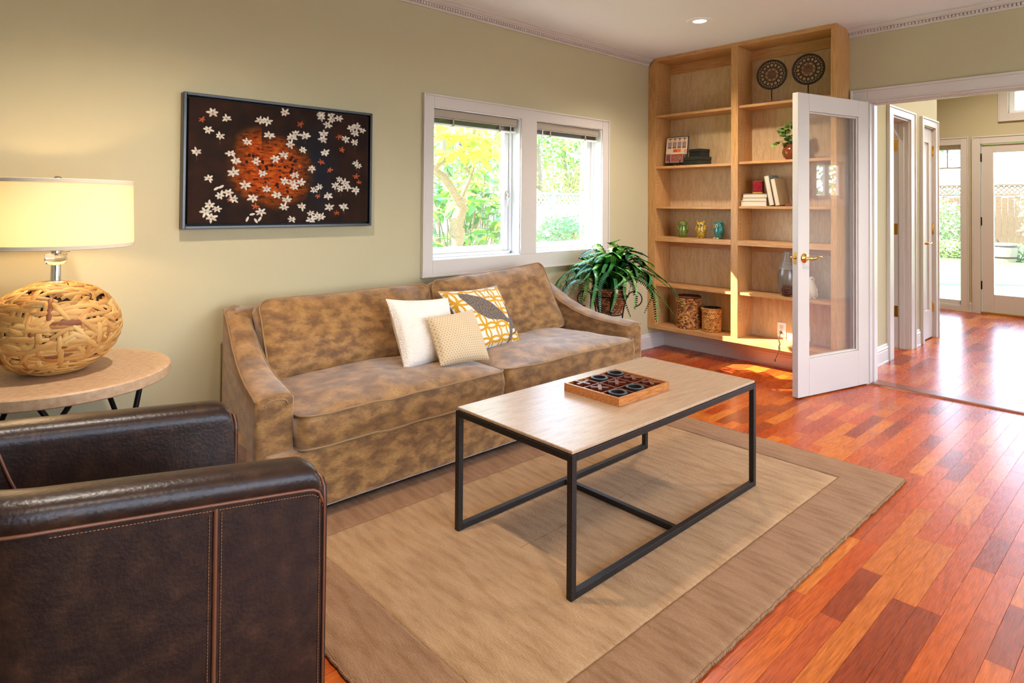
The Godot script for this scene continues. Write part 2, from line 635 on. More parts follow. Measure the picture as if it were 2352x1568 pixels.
	mk("glaze_yellow", hexc("dba52c"), 0.16, {"tex": leafc, "tri": Vector3(10, 10, 10), "coat": 0.5})
	mk("glaze_teal", hexc("2c8a84"), 0.14, {"tex": leafc, "tri": Vector3(12, 12, 12), "coat": 0.6})
	mk("glaze_crackle", hexc("c8b98c"), 0.25)
	mk("glaze_dark", hexc("3a2c16"), 0.3)
	for i in 4:
		mk("wicker%d" % i, hexc(["c98a3e", "a8642a", "dca85e", "6e3a18"][i]), 0.6)
	mk("wicker_core", hexc("3a1e0c"), 0.9)
	mk("vase_grey", hexc("6e6253"), 0.2, {"coat": 0.4})
	mk("vase_line", hexc("cdbfa6"), 0.4)
	mk("twig", hexc("5a2f18"), 0.6)
	mk("cream_glaze", hexc("d9c9ae"), 0.35)
	mk("cord_black", hexc("2c1a12"), 0.5)
	mk("blind", hexc("a89a86"), 0.5)
	mk("blind_slat", hexc("5a4f40"), 0.4)
	mk("wand", hexc("f2f2f0"), 0.3)
	mk("frame_black", hexc("14171d"), 0.28, {"spec": 0.6})
	# outdoors
	var bark := ntex(91, 0.04, 5, [[0.0, hexc("4c4536")], [0.5, hexc("8a7f66")], [1.0, hexc("b8ac90")]])
	mk("bark", Color(1, 1, 1), 0.9, {"tex": bark, "tri": Vector3(7, 3, 7), "bump": rough_n, "relief": 0.8})
	mk("leaf_bright", hexc("7fae2e"), 0.45, {"two": true, "back": Color(1.0, 1.0, 0.35)})
	mk("leaf_mid", hexc("4f8a2c"), 0.4, {"two": true, "back": Color(0.8, 0.95, 0.3)})
	mk("leaf_dark", hexc("2f6634"), 0.35, {"two": true, "back": Color(0.4, 0.6, 0.2)})
	mk("foliage", Color(1, 1, 1), 0.5, {"two": true, "tint": true, "back": Color(0.7, 0.8, 0.3)})
	mk("grass", hexc("6a9a3a"), 0.9, {"tex": ntex(92, 0.03, 5, [[0.0, hexc("9a9a70")], [1.0, hexc("ffffff")]]), "tri": Vector3(0.7, 0.7, 0.7), "world": true})
	mk("path", hexc("dcd8d0"), 0.9, {"tex": ntex(93, 0.05, 4, [[0.0, hexc("c8c4bc")], [1.0, hexc("ffffff")]]), "tri": Vector3(0.6, 0.6, 0.6), "world": true})  # kept pale so that it throws sunlight indoors
	mk("fence_paint", hexc("dfe6ea"), 0.7)
	mk("fence_grey", hexc("a8b4ba"), 0.75)
	mk("fence_wood", hexc("8a7a64"), 0.85, {"tex": bark, "tri": Vector3(3, 0.5, 3), "world": true})
	mk("barrel_wood", hexc("7a6a58"), 0.8)
	mk("roof", hexc("4c4a48"), 0.9)
	mk("house_blue", hexc("5a6478"), 0.8)


# ---------------------------------------------------------------- the room
# a box on a wall: along the wall, up, and out of the wall from d0 to d1
func wb(mb: MB, side: String, u0: float, u1: float, y0: float, y1: float, d0: float, d1: float, e := 0.002) -> void:
	match side:
		"back": mb.box(Vector3(u0, y0, d0), Vector3(u1, y1, d1), e)
		"hall": mb.box(Vector3(u0, y0, ZH + d0), Vector3(u1, y1, ZH + d1), e)
		"right": mb.box(Vector3(XW - d1, y0, u0), Vector3(XW - d0, y1, u1), e)
		"far": mb.box(Vector3(XF - d1, y0, u0), Vector3(XF - d0, y1, u1), e)
		"front": mb.box(Vector3(u0, y0, 5.3 - d1), Vector3(u1, y1, 5.3 - d0), e)
		"left": mb.box(Vector3(-1.6 + d0, y0, u0), Vector3(-1.6 + d1, y1, u1), e)


# a wall with rectangular holes [u0, u1, y0, y1]
func wall(mb: MB, side: String, u0: float, u1: float, y0: float, y1: float, thick: float, holes: Array) -> void:
	var cuts := [u0, u1]
	for h in holes:
		for k in 2:
			if not cuts.has(h[k]):
				cuts.append(h[k])
	cuts.sort()
	for i in cuts.size() - 1:
		var mid: float = (cuts[i] + cuts[i + 1]) / 2.0
		var here := []
		for h in holes:
			if h[0] < mid and h[1] > mid:
				here.append([h[2], h[3]])
		here.sort()
		var low := y0
		for h in here:
			if h[0] > low + 0.001:
				wb(mb, side, cuts[i], cuts[i + 1], low, h[0], -thick, 0.0, 0.0)
			low = h[1]
		if y1 > low + 0.001:
			wb(mb, side, cuts[i], cuts[i + 1], low, y1, -thick, 0.0, 0.0)


# flat boards round an opening, with a thin raised band along the outer edge
func casing(parent: Node, side: String, u0: float, u1: float, y0: float, y1: float, w: float, sill := true, head := -1.0) -> void:
	var hw := w if head < 0.0 else head
	var lo := y0 - (w if sill else 0.0)
	for k in 2:
		var a := (u0 - w) if k == 0 else u1
		var mb := MB.new()
		wb(mb, side, a, a + w, lo, y1 + hw, 0.0, 0.018)
		var o := a if k == 0 else a + w - 0.016
		wb(mb, side, o, o + 0.016, lo, y1 + hw, 0.016, 0.026, 0.003)
		part("casing", mb, M.trim, parent)
	var tb := MB.new()
	wb(tb, side, u0, u1, y1, y1 + hw, 0.0, 0.0175)
	wb(tb, side, u0 - w + 0.016, u1 + w - 0.016, y1 + hw - 0.016, y1 + hw, 0.0165, 0.0255, 0.003)
	part("head_casing", tb, M.trim, parent)
	if sill:
		var sb := MB.new()
		wb(sb, side, u0, u1, lo, y0, 0.0, 0.0175)
		wb(sb, side, u0 - w + 0.016, u1 + w - 0.016, lo, lo + 0.016, 0.0165, 0.0255, 0.003)
		part("apron_casing", sb, M.trim, parent)


func base_profile(h: float) -> PackedVector2Array:
	return v2([0, 0, 0.018, 0, 0.018, 0.012, 0.015, 0.016, 0.015, h * 0.66, 0.013, h * 0.7, 0.016, h * 0.74, 0.016, h * 0.8, 0.011, h * 0.86, 0.009, h * 0.95, 0.005, h, 0, h])


func room() -> void:
	var winL := [2.347, 3.116, 0.905, 1.884]
	var winR := [3.273, 4.034, 0.908, 1.887]
	var mb := MB.new()
	wall(mb, "back", -1.75, 9.46, 0, 3.5, 0.15, [winL, winR])
	struct("wall_back", mb, M.wall, "khaki green painted wall behind the sofa with two windows", "wall")
	mb = MB.new()
	wall(mb, "right", 0, 1.71, 0, 3.5, -0.0 + 0.148, [])
	wall(mb, "right", 1.71, 3.27, 2.03, 3.5, 0.148, [])
	wall(mb, "right", 3.27, 5.3, 0, 3.5, 0.148, [])
	struct("wall_right", mb, M.wall, "khaki green wall holding the bookcase and the wide doorway", "wall")
	mb = MB.new()
	wall(mb, "left", 0, 5.3, 0, 3.5, 0.15, [])
	struct("wall_left", mb, M.wall, "khaki green wall at the lamp end of the room", "wall")
	mb = MB.new()
	wall(mb, "front", -1.75, 9.46, 0, 3.5, 0.15, [[0.2, 4.4, 0.3, 2.3], [7.55, 8.0, 1.38, 1.9]])
	struct("wall_front", mb, M.wall, "khaki green wall opposite the sofa with wide windows", "wall")
	mb = MB.new()
	wall(mb, "hall", 5.09, 7.33, 0, 3.5, 0.14, [[5.93, 6.42, 0, 2.045], [6.83, 7.22, 0, 2.04]])
	struct("wall_hall", mb, M.wall, "pale hall wall with two narrow doors beyond the opening", "wall")
	mb = MB.new()
	mb.box(Vector3(7.19, 0, 0), Vector3(7.33, 3.5, ZH - 0.14), 0)
	struct("wall_closet", mb, M.wall, "side wall of the closet past the hall corner", "wall")
	mb = MB.new()
	wall(mb, "far", 0, 5.3, 0, 3.5, 0.15, [[1.055, 1.365, 0.06, 2.045], [1.56, 2.44, 0, 2.04], [1.83, 3.2, 2.385, 3.1], [2.75, 5.05, 0.15, 2.25]])
	struct("wall_far", mb, M.wall, "sage green end wall of the hall with the glazed door", "wall")
	mb = MB.new()
	mb.box(Vector3(-1.6, YC, 0), Vector3(XW, YC + 0.1, 5.3), 0)
	struct("ceiling", mb, M.ceiling, "flat white ceiling of the living room", "ceiling")
	mb = MB.new()
	mb.box(Vector3(-1.75, 3.4, -0.15), Vector3(9.46, 3.55, 5.45), 0)
	struct("ceiling_001", mb, M.ceiling, "higher white ceiling over the hall", "ceiling")
	# unseen eaves outside shade the wall as a roof edge does
	mb = MB.new()
	mb.box(Vector3(-2.2, 3.55, -0.75), Vector3(9.9, 3.68, 5.9), 0.01)
	struct("roof", mb, M.roof, "unseen dark roof slab with eaves that shade the outer wall", "roof")

	# crown moulding with dentils
	var prof := v2([0, -0.063, 0.011, -0.063, 0.011, -0.054, 0.017, -0.05, 0.017, -0.034, 0.034, -0.032, 0.034, -0.027, 0.045, -0.022, 0.056, -0.012, 0.062, -0.008, 0.07, -0.008, 0.07, 0, 0, 0])
	var lines := [[Vector3(-1.6, YC, 0), Vector3(XB, YC, 0), Vector3.BACK, "crown moulding with dentils along the ceiling above the sofa"],
		[Vector3(XW, YC, 1.588), Vector3(XW, YC, 5.3), Vector3.LEFT, "crown moulding with dentils above the doorway right of the bookcase"]]
	for k in 2:
		var l = lines[k]
		mb = MB.new()
		moulding(mb, prof, l[0], l[1], l[2])
		var crown := struct("trim_%d" % (k + 1), mb, M.trim, l[3], "crown moulding")
		var db := MB.new()
		var dir: Vector3 = (l[1] - l[0]).normalized()
		var count := int((l[1] - l[0]).length() / 0.021)
		for i in count:
			var p: Vector3 = l[0] + dir * (0.008 + 0.021 * i)
			var a: Vector3 = p + l[2] * 0.016 + Vector3(0, -0.05, 0)
			var b: Vector3 = p + l[2] * 0.029 + dir * 0.0145 + Vector3(0, -0.034, 0)
			db.box(a.min(b), a.max(b), 0.0012)
		stuff(part("dentil_row", db, M.trim, crown))

	# baseboards
	mb = MB.new()
	moulding(mb, base_profile(0.128), Vector3(-1.6, 0, 0), Vector3(XW, 0, 0), Vector3.BACK)
	struct("baseboard_back", mb, M.trim, "white moulded baseboard under the windows", "baseboard")
	mb = MB.new()
	moulding(mb, base_profile(0.128), Vector3(XW, 0, 0.0), Vector3(XW, 0, 1.598), Vector3.LEFT)
	struct("baseboard_right", mb, M.trim, "white moulded baseboard below the wall-hung bookcase", "baseboard")
	mb = MB.new()
	moulding(mb, base_profile(0.15), Vector3(5.09, 0, ZH), Vector3(5.80, 0, ZH), Vector3.BACK)
	moulding(mb, base_profile(0.15), Vector3(6.55, 0, ZH), Vector3(6.70, 0, ZH), Vector3.BACK)
	moulding(mb, base_profile(0.15), Vector3(7.33, 0, 0.0), Vector3(7.33, 0, ZH + 0.018), Vector3.RIGHT)
	struct("baseboard_hall", mb, M.trim, "white baseboard along the hall wall between the doors", "baseboard")
	mb = MB.new()
	moulding(mb, base_profile(0.12), Vector3(XF, 0, 0.0), Vector3(XF, 0, 0.97), Vector3.LEFT)
	moulding(mb, base_profile(0.12), Vector3(XF, 0, 1.446), Vector3(XF, 0, 1.476), Vector3.LEFT)
	moulding(mb, base_profile(0.12), Vector3(XF, 0, 2.53), Vector3(XF, 0, 5.3), Vector3.LEFT)
	struct("baseboard_far", mb, M.trim, "white baseboard between the sidelight and the glazed door", "baseboard")


func strips() -> void:
	var floor := frame_of("floor", "glossy reddish brown hardwood floor of short mixed strips", "floor")
	var mb := MB.new()
	mb.box(Vector3(-1.75, -0.15, -0.15), Vector3(9.46, -0.012, 5.45), 0)
	part("subfloor", mb, M.subfloor, floor)
	# lay out the strips, three to a plank
	var eye := Vector3(0, 1.26, 3.28)
	var all := []
	var w := 0.0655
	var r := 0
	var z := 0.0
	var lens := [0.24, 0.3, 0.36, 0.42, 0.5]
	var kinds := 9
	while z < 5.3:
		var x := -1.6 - rng.randf() * 0.4
		while x < 9.31:
			var li := rng.randi() % 5
			var c := Vector3(x + lens[li] / 2.0, 0, z + w / 2.0)
			var t := rng.randi() % kinds
			if c.x > 0.55 and c.z < 5.0 and (c.x > 4.9 or c.z < 3.2):
				all.append([c, li, t, r])
			x += lens[li]
		z += w
		r += 1
	var ranked := []
	var field := []
	for s in all:
		var c: Vector3 = s[0]
		var d := c - eye
		var ahead := d.x * 0.68 - d.z * 0.733
		var side := d.x * 0.733 + d.z * 0.68
		var low: float = absf(side) / maxf(ahead, 0.01)
		var hid := (c.x > 0.8 and c.x < 3.35 and c.z > 0.85 and c.z < 2.42) or (c.x < 3.4 and c.z < 0.9) or c.x < 1.4 or c.z > 3.0
		var wall_hid := c.x > 5.0 and c.z < 1.6 and c.x < 7.3
		if ahead > 0.6 and low < 0.86 and c.y - eye.y > -0.8 * ahead and not hid and not wall_hid:
			ranked.append([d.length(), s])
		else:
			field.append(s)
	ranked.sort_custom(func(a, b): return a[0] < b[0])
	var shapes := []
	for l in lens:
		var sb := MB.new()
		sb.box(Vector3(-l / 2.0 + 0.0002, -0.012, -w / 2.0 + 0.0002), Vector3(l / 2.0 - 0.0002, 0, w / 2.0 - 0.0002), 0.0006)
		shapes.append(sb.done())
	for i in ranked.size():
		var s = ranked[i][1]
		if i >= 298:
			field.append(s)
			continue
		var o := part("floor_strip", shapes[s[1]], M["strip%d" % s[2]], floor)
		o.position = s[0]
	var fields := []
	for t in kinds:
		fields.append(MB.new())
	for s in field:
		var l: float = lens[s[1]]
		var c: Vector3 = s[0]
		var m: MB = fields[s[2]]
		m.box(c + Vector3(-l / 2.0 + 0.0002, -0.012, -w / 2.0 + 0.0002), c + Vector3(l / 2.0 - 0.0002, 0, w / 2.0 - 0.0002), 0.0006)
	var am := ArrayMesh.new()
	for t in kinds:
		fields[t].surface(am)
		am.surface_set_material(t, M["strip%d" % t])
	stuff(part("strip_field", am, null, floor))
	# threshold board in the doorway
	mb = MB.new()
	mb.prism(v2([XW - 0.012, 0.0, XW - 0.004, 0.009, XW + 0.012, 0.012, XW + 0.125, 0.012, XW + 0.142, 0.008, XW + 0.148, 0.0]), 1.725, 3.255)
	struct("trim_3", mb, M.threshold, "reddish wooden threshold strip across the doorway", "threshold")


func windows() -> void:
	var w1 := frame_of("window_1", "wide white window casing around the two window openings above the sofa", "window")
	# shared casing: outer boards, mullion board
	var mb := MB.new()
	wb(mb, "back", 2.264, 2.347, 0.797, 1.964, 0, 0.018)
	wb(mb, "back", 2.264, 2.278, 0.797, 1.964, 0.0165, 0.026, 0.003)
	part("casing", mb, M.trim, w1)
	mb = MB.new()
	wb(mb, "back", 3.116, 3.273, 0.905, 1.886, 0, 0.018)
	part("mullion_casing", mb, M.trim, w1)
	mb = MB.new()
	wb(mb, "back", 4.034, 4.121, 0.797, 1.964, 0, 0.018)
	wb(mb, "back", 4.107, 4.121, 0.797, 1.964, 0.0165, 0.026, 0.003)
	part("casing", mb, M.trim, w1)
	mb = MB.new()
	wb(mb, "back", 2.347, 4.034, 1.884, 1.964, 0, 0.0175)
	wb(mb, "back", 2.278, 4.107, 1.95, 1.964, 0.0165, 0.0255, 0.003)
	part("head_casing", mb, M.trim, w1)
	mb = MB.new()
	wb(mb, "back", 2.347, 4.034, 0.797, 0.906, 0, 0.0175)
	wb(mb, "back", 2.278, 4.107, 0.797, 0.81, 0.0165, 0.0255, 0.003)
	part("apron_casing", mb, M.trim, w1)
	var spans := [[2.347, 3.116, 0.905, 1.884, "white sliding window behind the left half of the sofa"], [3.273, 4.034, 0.908, 1.887, "white sliding window behind the fern"]]
	for k in 2:
		var s = spans[k]
		var w := frame_of("window_%d" % (k + 2), s[4], "window")
		# jamb liner
		mb = MB.new()
		var zb := -0.15
		mb.box(Vector3(s[0], s[2], zb), Vector3(s[0] + 0.006, s[3], 0.004), 0.001)
		mb.box(Vector3(s[1] - 0.006, s[2], zb), Vector3(s[1], s[3], 0.004), 0.001)
		mb.box(Vector3(s[0], s[3] - 0.006, zb), Vector3(s[1], s[3], 0.004), 0.001)
		mb.box(Vector3(s[0], s[2], zb), Vector3(s[1], s[2] + 0.006, 0.012), 0.001)
		part("jamb_liner", mb, M.vinyl, w)
		var a: float = s[0] + 0.006
		var b: float = s[1] - 0.006
		var lo: float = s[2] + 0.006
		var hi: float = s[3] - 0.006
		mb = MB.new()
		for q in [[a, a + 0.022, lo, hi], [b - 0.022, b, lo, hi], [a, b, lo, lo + 0.022], [a, b, hi - 0.022, hi]]:
			mb.box(Vector3(q[0], q[2], -0.14), Vector3(q[1], q[3], -0.075), 0.003)
		part("outer_frame", mb, M.vinyl, w)
		a += 0.022; b -= 0.022; lo += 0.022; hi -= 0.022
		mb = MB.new()
		for q in [[a, a + 0.042, lo, hi], [b - 0.042, b, lo, hi], [a + 0.042, b - 0.042, lo, lo + 0.042], [a + 0.042, b - 0.042, hi - 0.042, hi]]:
			mb.box(Vector3(q[0], q[2], -0.125), Vector3(q[1], q[3], -0.09), 0.004)
		part("sash", mb, M.vinyl, w)
		mb = MB.new()
		mb.box(Vector3(a + 0.04, lo + 0.04, -0.11), Vector3(b - 0.04, hi - 0.04, -0.107), 0)
		part("pane", mb, M.pane, w)
		if k == 0:
			mb = MB.new()
			mb.box(Vector3(b - 0.028, 1.30, -0.092), Vector3(b - 0.012, 1.36, -0.08), 0.003)
			mb.tube([Vector3(b - 0.02, 1.335, -0.085), Vector3(b - 0.02, 1.335, -0.066), Vector3(b - 0.026, 1.31, -0.062), Vector3(b - 0.03, 1.25, -0.062)], [0.008, 0.008, 0.007, 0.005], 8)
			part("lock_handle", mb, M.steel, w)
		# blind drawn up in the top of the opening
		var bl := thing("venetian_blind", ["raised taupe venetian blind in the left window above the sofa", "raised taupe venetian blind in the right window behind the fern"][k], "blind", Vector3((s[0] + s[1]) / 2.0, s[3] - 0.107, -0.036), 0, "raised window blinds")
		var hw: float = (s[1] - s[0]) / 2.0 - 0.012
		mb = MB.new()
		mb.box(Vector3(-hw, 0.047, -0.02), Vector3(hw, 0.1, 0.022), 0.006)
		part("headrail", mb, M.blind, bl)
		mb = MB.new()
		mb.box(Vector3(-hw + 0.004, 0.042, -0.018), Vector3(hw - 0.01, 0.047, 0.018), 0.001)
		part("valance_gap", mb, M.trim, bl)
		for i in 7:
			mb = MB.new()
			mb.prism(v2([-0.016, 0.0, 0, 0.0016, 0.016, 0.0, 0.016, 0.0014, 0, 0.003, -0.016, 0.0014]), -hw + 0.006, hw - 0.012)
			var sl := part("slat", mb, M.blind_slat, bl)
			sl.rotation.y = PI / 2
			sl.position.y = 0.013 + i * 0.0042
		mb = MB.new()
		mb.box(Vector3(-hw + 0.006, 0.0, -0.017), Vector3(hw - 0.012, 0.012, 0.017), 0.003)
		part("bottom_rail", mb, M.vinyl, bl)
		for u in [-0.55, 0.55]:
			mb = MB.new()
			mb.box(Vector3(u * hw - 0.006, -0.002, -0.02), Vector3(u * hw + 0.006, 0.047, 0.021), 0.001)
			part("ladder_tape", mb, M.blind, bl)
		mb = MB.new()
		var wx := (hw - 0.07) if k == 0 else (-hw + 0.075)
		mb.tube([Vector3(wx, 0.045, 0.024), Vector3(wx, -0.38, 0.026)], 0.0042, 6)
		part("tilt_wand", mb, M.wand, bl)
	# out of view: a wide window sized to light the room, a small one mirrored in the door
	for k in 2:
		var q: Array = [[0.2, 4.4, 0.3, 2.3], [7.55, 8.0, 1.38, 1.9] ][k]
		var sd: String = ["front", "front"][k]
		var w := frame_of("window_%d" % [4, 5][k], ["unseen wide three-light window opposite the sofa, sized to light the room", "two-light window at the hall front"][k], "window")
		casing(w, sd, q[0], q[1], q[2], q[3], 0.09)
		mb = MB.new()
		var nl := 2 if k == 1 else 3
		for i in nl + 1:
			var u: float = lerpf(q[0], q[1], float(i) / nl)
			wb(mb, sd, maxf(u - 0.035, q[0]), minf(u + 0.035, q[1]), q[2], q[3], -0.1, -0.05)
		wb(mb, sd, q[0], q[1], q[2], q[2] + 0.05, -0.1, -0.05)
		wb(mb, sd, q[0], q[1], q[3] - 0.05, q[3], -0.1, -0.05)
		part("sash", mb, M.vinyl, w)
		mb = MB.new()
		wb(mb, sd, q[0], q[1], q[2], q[3], -0.078, -0.075, 0)
		part("pane", mb, M.pane, w)


func door_frames() -> void:
	# wide doorway into the hall
	var d0 := frame_of("trim_4", "white casing around the wide doorway to the hall", "door casing")
	var mb := MB.new()
	wb(mb, "right", 1.596, 1.712, 0, 2.112, 0, 0.018)
	wb(mb, "right", 1.596, 1.612, 0, 2.112, 0.0165, 0.026, 0.003)
	wb(mb, "right", 1.700, 1.712, 0, 2.03, 0.0165, 0.021, 0.003)
	part("casing", mb, M.trim, d0)
	mb = MB.new()
	wb(mb, "right", 1.712, 3.27, 2.025, 2.112, 0, 0.0175)
	wb(mb, "right", 1.612, 3.37, 2.094, 2.112, 0.0165, 0.0255, 0.003)
	wb(mb, "right", 1.700, 3.27, 2.025, 2.037, 0.0165, 0.021, 0.003)
	part("head_casing", mb, M.trim, d0)
	mb = MB.new()
	wb(mb, "right", 3.27, 3.37, 0, 2.112, 0, 0.018)
	part("casing", mb, M.trim, d0)
	mb = MB.new()
	mb.box(Vector3(XW - 0.002, 0, 1.706), Vector3(XW + 0.152, 2.03, 1.724), 0.002)
	mb.box(Vector3(XW + 0.05, 0, 1.722), Vector3(XW + 0.085, 2.012, 1.735), 0.002)
	mb.box(Vector3(XW - 0.002, 0, 3.256), Vector3(XW + 0.152, 2.03, 3.272), 0.002)
	part("jamb", mb, M.trim, d0)
	mb = MB.new()
	mb.box(Vector3(XW - 0.002, 2.012, 1.724), Vector3(XW + 0.152, 2.03, 3.256), 0.002)
	mb.box(Vector3(XW + 0.05, 2.0, 1.735), Vector3(XW + 0.085, 2.014, 3.256), 0.002)
	part("head_jamb", mb, M.trim, d0)
	mb = MB.new()
	mb.box(Vector3(5.09, 0, 1.61), Vector3(5.108, 2.11, 1.71), 0.002)
	mb.box(Vector3(5.09, 2.03, 1.71), Vector3(5.108, 2.11, 3.27), 0.002)
	part("hall_casing", mb, M.trim, d0)

	# french door, swung open past square
	var fd := frame_of("door_1", "white glazed french door standing open beside the bookcase", "door", Vector3(4.936, 0.008, 1.716), deg_to_rad(165.7))
	var W := 0.765
	var H := 2.012
	mb = MB.new()
	mb.box(Vector3(0.0, 0, 0), Vector3(0.118, H, 0.045), 0.003)
	part("hinge_stile", mb, M.trim, fd)
	mb = MB.new()
	mb.box(Vector3(W - 0.115, 0, 0), Vector3(W, H, 0.045), 0.003)
	part("lock_stile", mb, M.trim, fd)
	mb = MB.new()
	mb.box(Vector3(0.118, H - 0.118, 0.0005), Vector3(W - 0.115, H, 0.0445), 0.002)
	part("top_rail", mb, M.trim, fd)
	mb = MB.new()
	mb.box(Vector3(0.118, 0, 0.0005), Vector3(W - 0.115, 0.245, 0.0445), 0.002)
	part("bottom_rail", mb, M.trim, fd)
	mb = MB.new()
	for z in [0.008, 0.037]:
		var s := 1.0 if z < 0.02 else -1.0
		for q in [[0.118, 0.13, 0.245, H - 0.118], [W - 0.127, W - 0.115, 0.245, H - 0.118], [0.118, W - 0.115, 0.245, 0.257], [0.118, W - 0.115, H - 0.13, H - 0.118]]:
			mb.box(Vector3(q[0], q[2], minf(z, z + s * 0.011)), Vector3(q[1], q[3], maxf(z, z + s * 0.011)), 0.004)
	part("glazing_bead", mb, M.trim, fd)
	mb = MB.new()
	mb.box(Vector3(0.12, 0.247, 0.0205), Vector3(W - 0.117, H - 0.12, 0.0245), 0)
	part("pane", mb, M.pane, fd)
	for y in [0.2, 1.0, 1.8]:
		mb = MB.new()
		mb.tube([Vector3(-0.004, y - 0.045, 0.049), Vector3(-0.004, y + 0.045, 0.049)], 0.006, 8)
		part("hinge", mb, M.brass_old, fd)
	for side in [-1.0, 1.0]:
		var zf := 0.0 if side < 0 else 0.045
		var lv := Node3D.new()
		lv.name = "lever_handle"
		fd.add_child(lv, true)
		lv.position = Vector3(W - 0.06, 0.915, zf)
		mb = MB.new()
		mb.tr = Transform3D(Basis(Vector3.RIGHT, -PI / 2 if side < 0 else PI / 2), Vector3.ZERO)
		mb.lathe([Vector2(0.0, 0.0), Vector2(0.033, 0.0), Vector2(0.033, 0.0), Vector2(0.032, 0.004), Vector2(0.027, 0.01), Vector2(0.014, 0.014), Vector2(0.012, 0.02), Vector2(0.0115, 0.045), Vector2(0.013, 0.05), Vector2(0.012, 0.058), Vector2(0.0, 0.06)], 24)
		part("rosette", mb, M.brass, lv)
		mb = MB.new()
		var pts := spline([Vector3(0, 0, side * 0.05), Vector3(-0.022, -0.004, side * 0.054), Vector3(-0.05, 0.001, side * 0.055), Vector3(-0.08, 0.011, side * 0.053), Vector3(-0.105, 0.008, side * 0.05), Vector3(-0.112, 0.003, side * 0.05)], 5)
		var rr := []
		for i in pts.size():
			rr.append(lerpf(0.008, 0.005, float(i) / pts.size()))
		rr[-1] = 0.007
		mb.tube(pts, rr, 10)
		part("lever", mb, M.brass, lv)
	mb = MB.new()
	mb.box(Vector3(W - 0.001, 0.875, 0.011), Vector3(W + 0.0015, 0.955, 0.034), 0.001)
	mb.ball(Vector3(W + 0.004, 0.918, 0.0225), Vector3(0.012, 0.009, 0.008), 10, 8)
	part("latch_plate", mb, M.brass_old, fd)

	# the two narrow doors of the hall
	var c1 := frame_of("door_2", "narrow white doorway in the hall with its door open inwards", "door")
	casing(c1, "hall", 5.93, 6.42, 0, 2.045, 0.125, false, 0.072)
	mb = MB.new()
	mb.box(Vector3(5.93, 0, ZH - 0.14), Vector3(5.945, 2.045, ZH + 0.002), 0.001)
	mb.box(Vector3(5.945, 2.03, ZH - 0.14), Vector3(6.405, 2.045, ZH + 0.002), 0.001)
	mb.box(Vector3(6.405, 0, ZH - 0.14), Vector3(6.42, 2.045, ZH + 0.002), 0.001)
	mb.box(Vector3(6.392, 0, ZH - 0.075), Vector3(6.406, 2.03, ZH - 0.035), 0.002)
	mb.box(Vector3(5.944, 0, ZH - 0.075), Vector3(5.958, 2.03, ZH - 0.035), 0.002)
	part("jamb", mb, M.trim, c1)
	mb = MB.new()
	mb.box(Vector3(6.365, 0.01, ZH - 0.62), Vector3(6.40, 2.02, ZH - 0.146), 0.002)
	part("door_leaf", mb, M.trim, c1)
	for y in [0.33, 1.07, 1.825]:
		mb = MB.new()
		mb.box(Vector3(6.402, y - 0.05, ZH - 0.122), Vector3(6.4055, y + 0.05, ZH - 0.086), 0.001)
		mb.tube([Vector3(6.398, y - 0.052, ZH - 0.134), Vector3(6.398, y + 0.052, ZH - 0.134)], 0.007, 8)
		part("hinge", mb, M.brass, c1)
	var c2 := frame_of("door_3", "narrow closed white panel door at the hall corner", "door")
	casing(c2, "hall", 6.83, 7.22, 0, 2.04, 0.085, false, 0.076)
	mb = MB.new()
	mb.box(Vector3(6.83, 0, ZH - 0.14), Vector3(6.838, 2.04, ZH + 0.002), 0.001)
	mb.box(Vector3(7.212, 0, ZH - 0.14), Vector3(7.22, 2.04, ZH + 0.002), 0.001)
	mb.box(Vector3(6.838, 2.03, ZH - 0.14), Vector3(7.212, 2.04, ZH + 0.002), 0.001)
	part("jamb", mb, M.trim, c2)
	mb = MB.new()
	var zd := ZH - 0.012
	mb.box(Vector3(6.84, 0.012, zd - 0.035), Vector3(6.885, 2.028, zd), 0.002)
	mb.box(Vector3(7.10, 0.012, zd - 0.035), Vector3(7.21, 2.028, zd), 0.002)
	mb.box(Vector3(6.885, 1.89, zd - 0.035), Vector3(7.10, 2.028, zd - 0.0004), 0.002)
	mb.box(Vector3(6.885, 0.012, zd - 0.035), Vector3(7.10, 0.28, zd - 0.0004), 0.002)
	part("door_leaf", mb, M.trim, c2)
	mb = MB.new()
	mb.box(Vector3(6.88, 0.27, zd - 0.028), Vector3(7.105, 1.9, zd - 0.014), 0.003)
	part("recessed_panel", mb, M.trim, c2)
	for y in [0.3, 1.06, 1.82]:
		mb = MB.new()
		mb.box(Vector3(7.19, y - 0.05, zd - 0.002), Vector3(7.213, y + 0.05, zd + 0.003), 0.001)
		mb.tube([Vector3(7.213, y - 0.05, zd + 0.006), Vector3(7.213, y + 0.05, zd + 0.006)], 0.007, 8)
		part("hinge", mb, M.brass, c2)
	mb = MB.new()
	mb.tr = Transform3D(Basis(Vector3.RIGHT, PI / 2), Vector3(6.862, 0.93, zd))
	mb.lathe([Vector2(0, 0), Vector2(0.03, 0), Vector2(0.03, 0), Vector2(0.028, 0.008), Vector2(0.012, 0.012), Vector2(0.012, 0.05), Vector2(0, 0.052)], 18)
	mb.tr = Transform3D()
	mb.tube(spline([Vector3(6.862, 0.93, zd + 0.046), Vector3(6.91, 0.926, zd + 0.052), Vector3(6.96, 0.934, zd + 0.05), Vector3(6.985, 0.93, zd + 0.048)], 4), 0.008, 8)
	part("lever_handle", mb, M.brass, c2)

	# end wall: sidelight, glazed door, clerestory, unseen window that lights the hall
	var sl := frame_of("window_6", "tall narrow sidelight window with small upper panes at the end of the hall", "window")
	casing(sl, "far", 1.055, 1.365, 0.06, 2.045, 0.082, false, 0.092)
	mb = MB.new()
	wb(mb, "far", 0.973, 1.447, 0.0, 0.06, 0, 0.018)
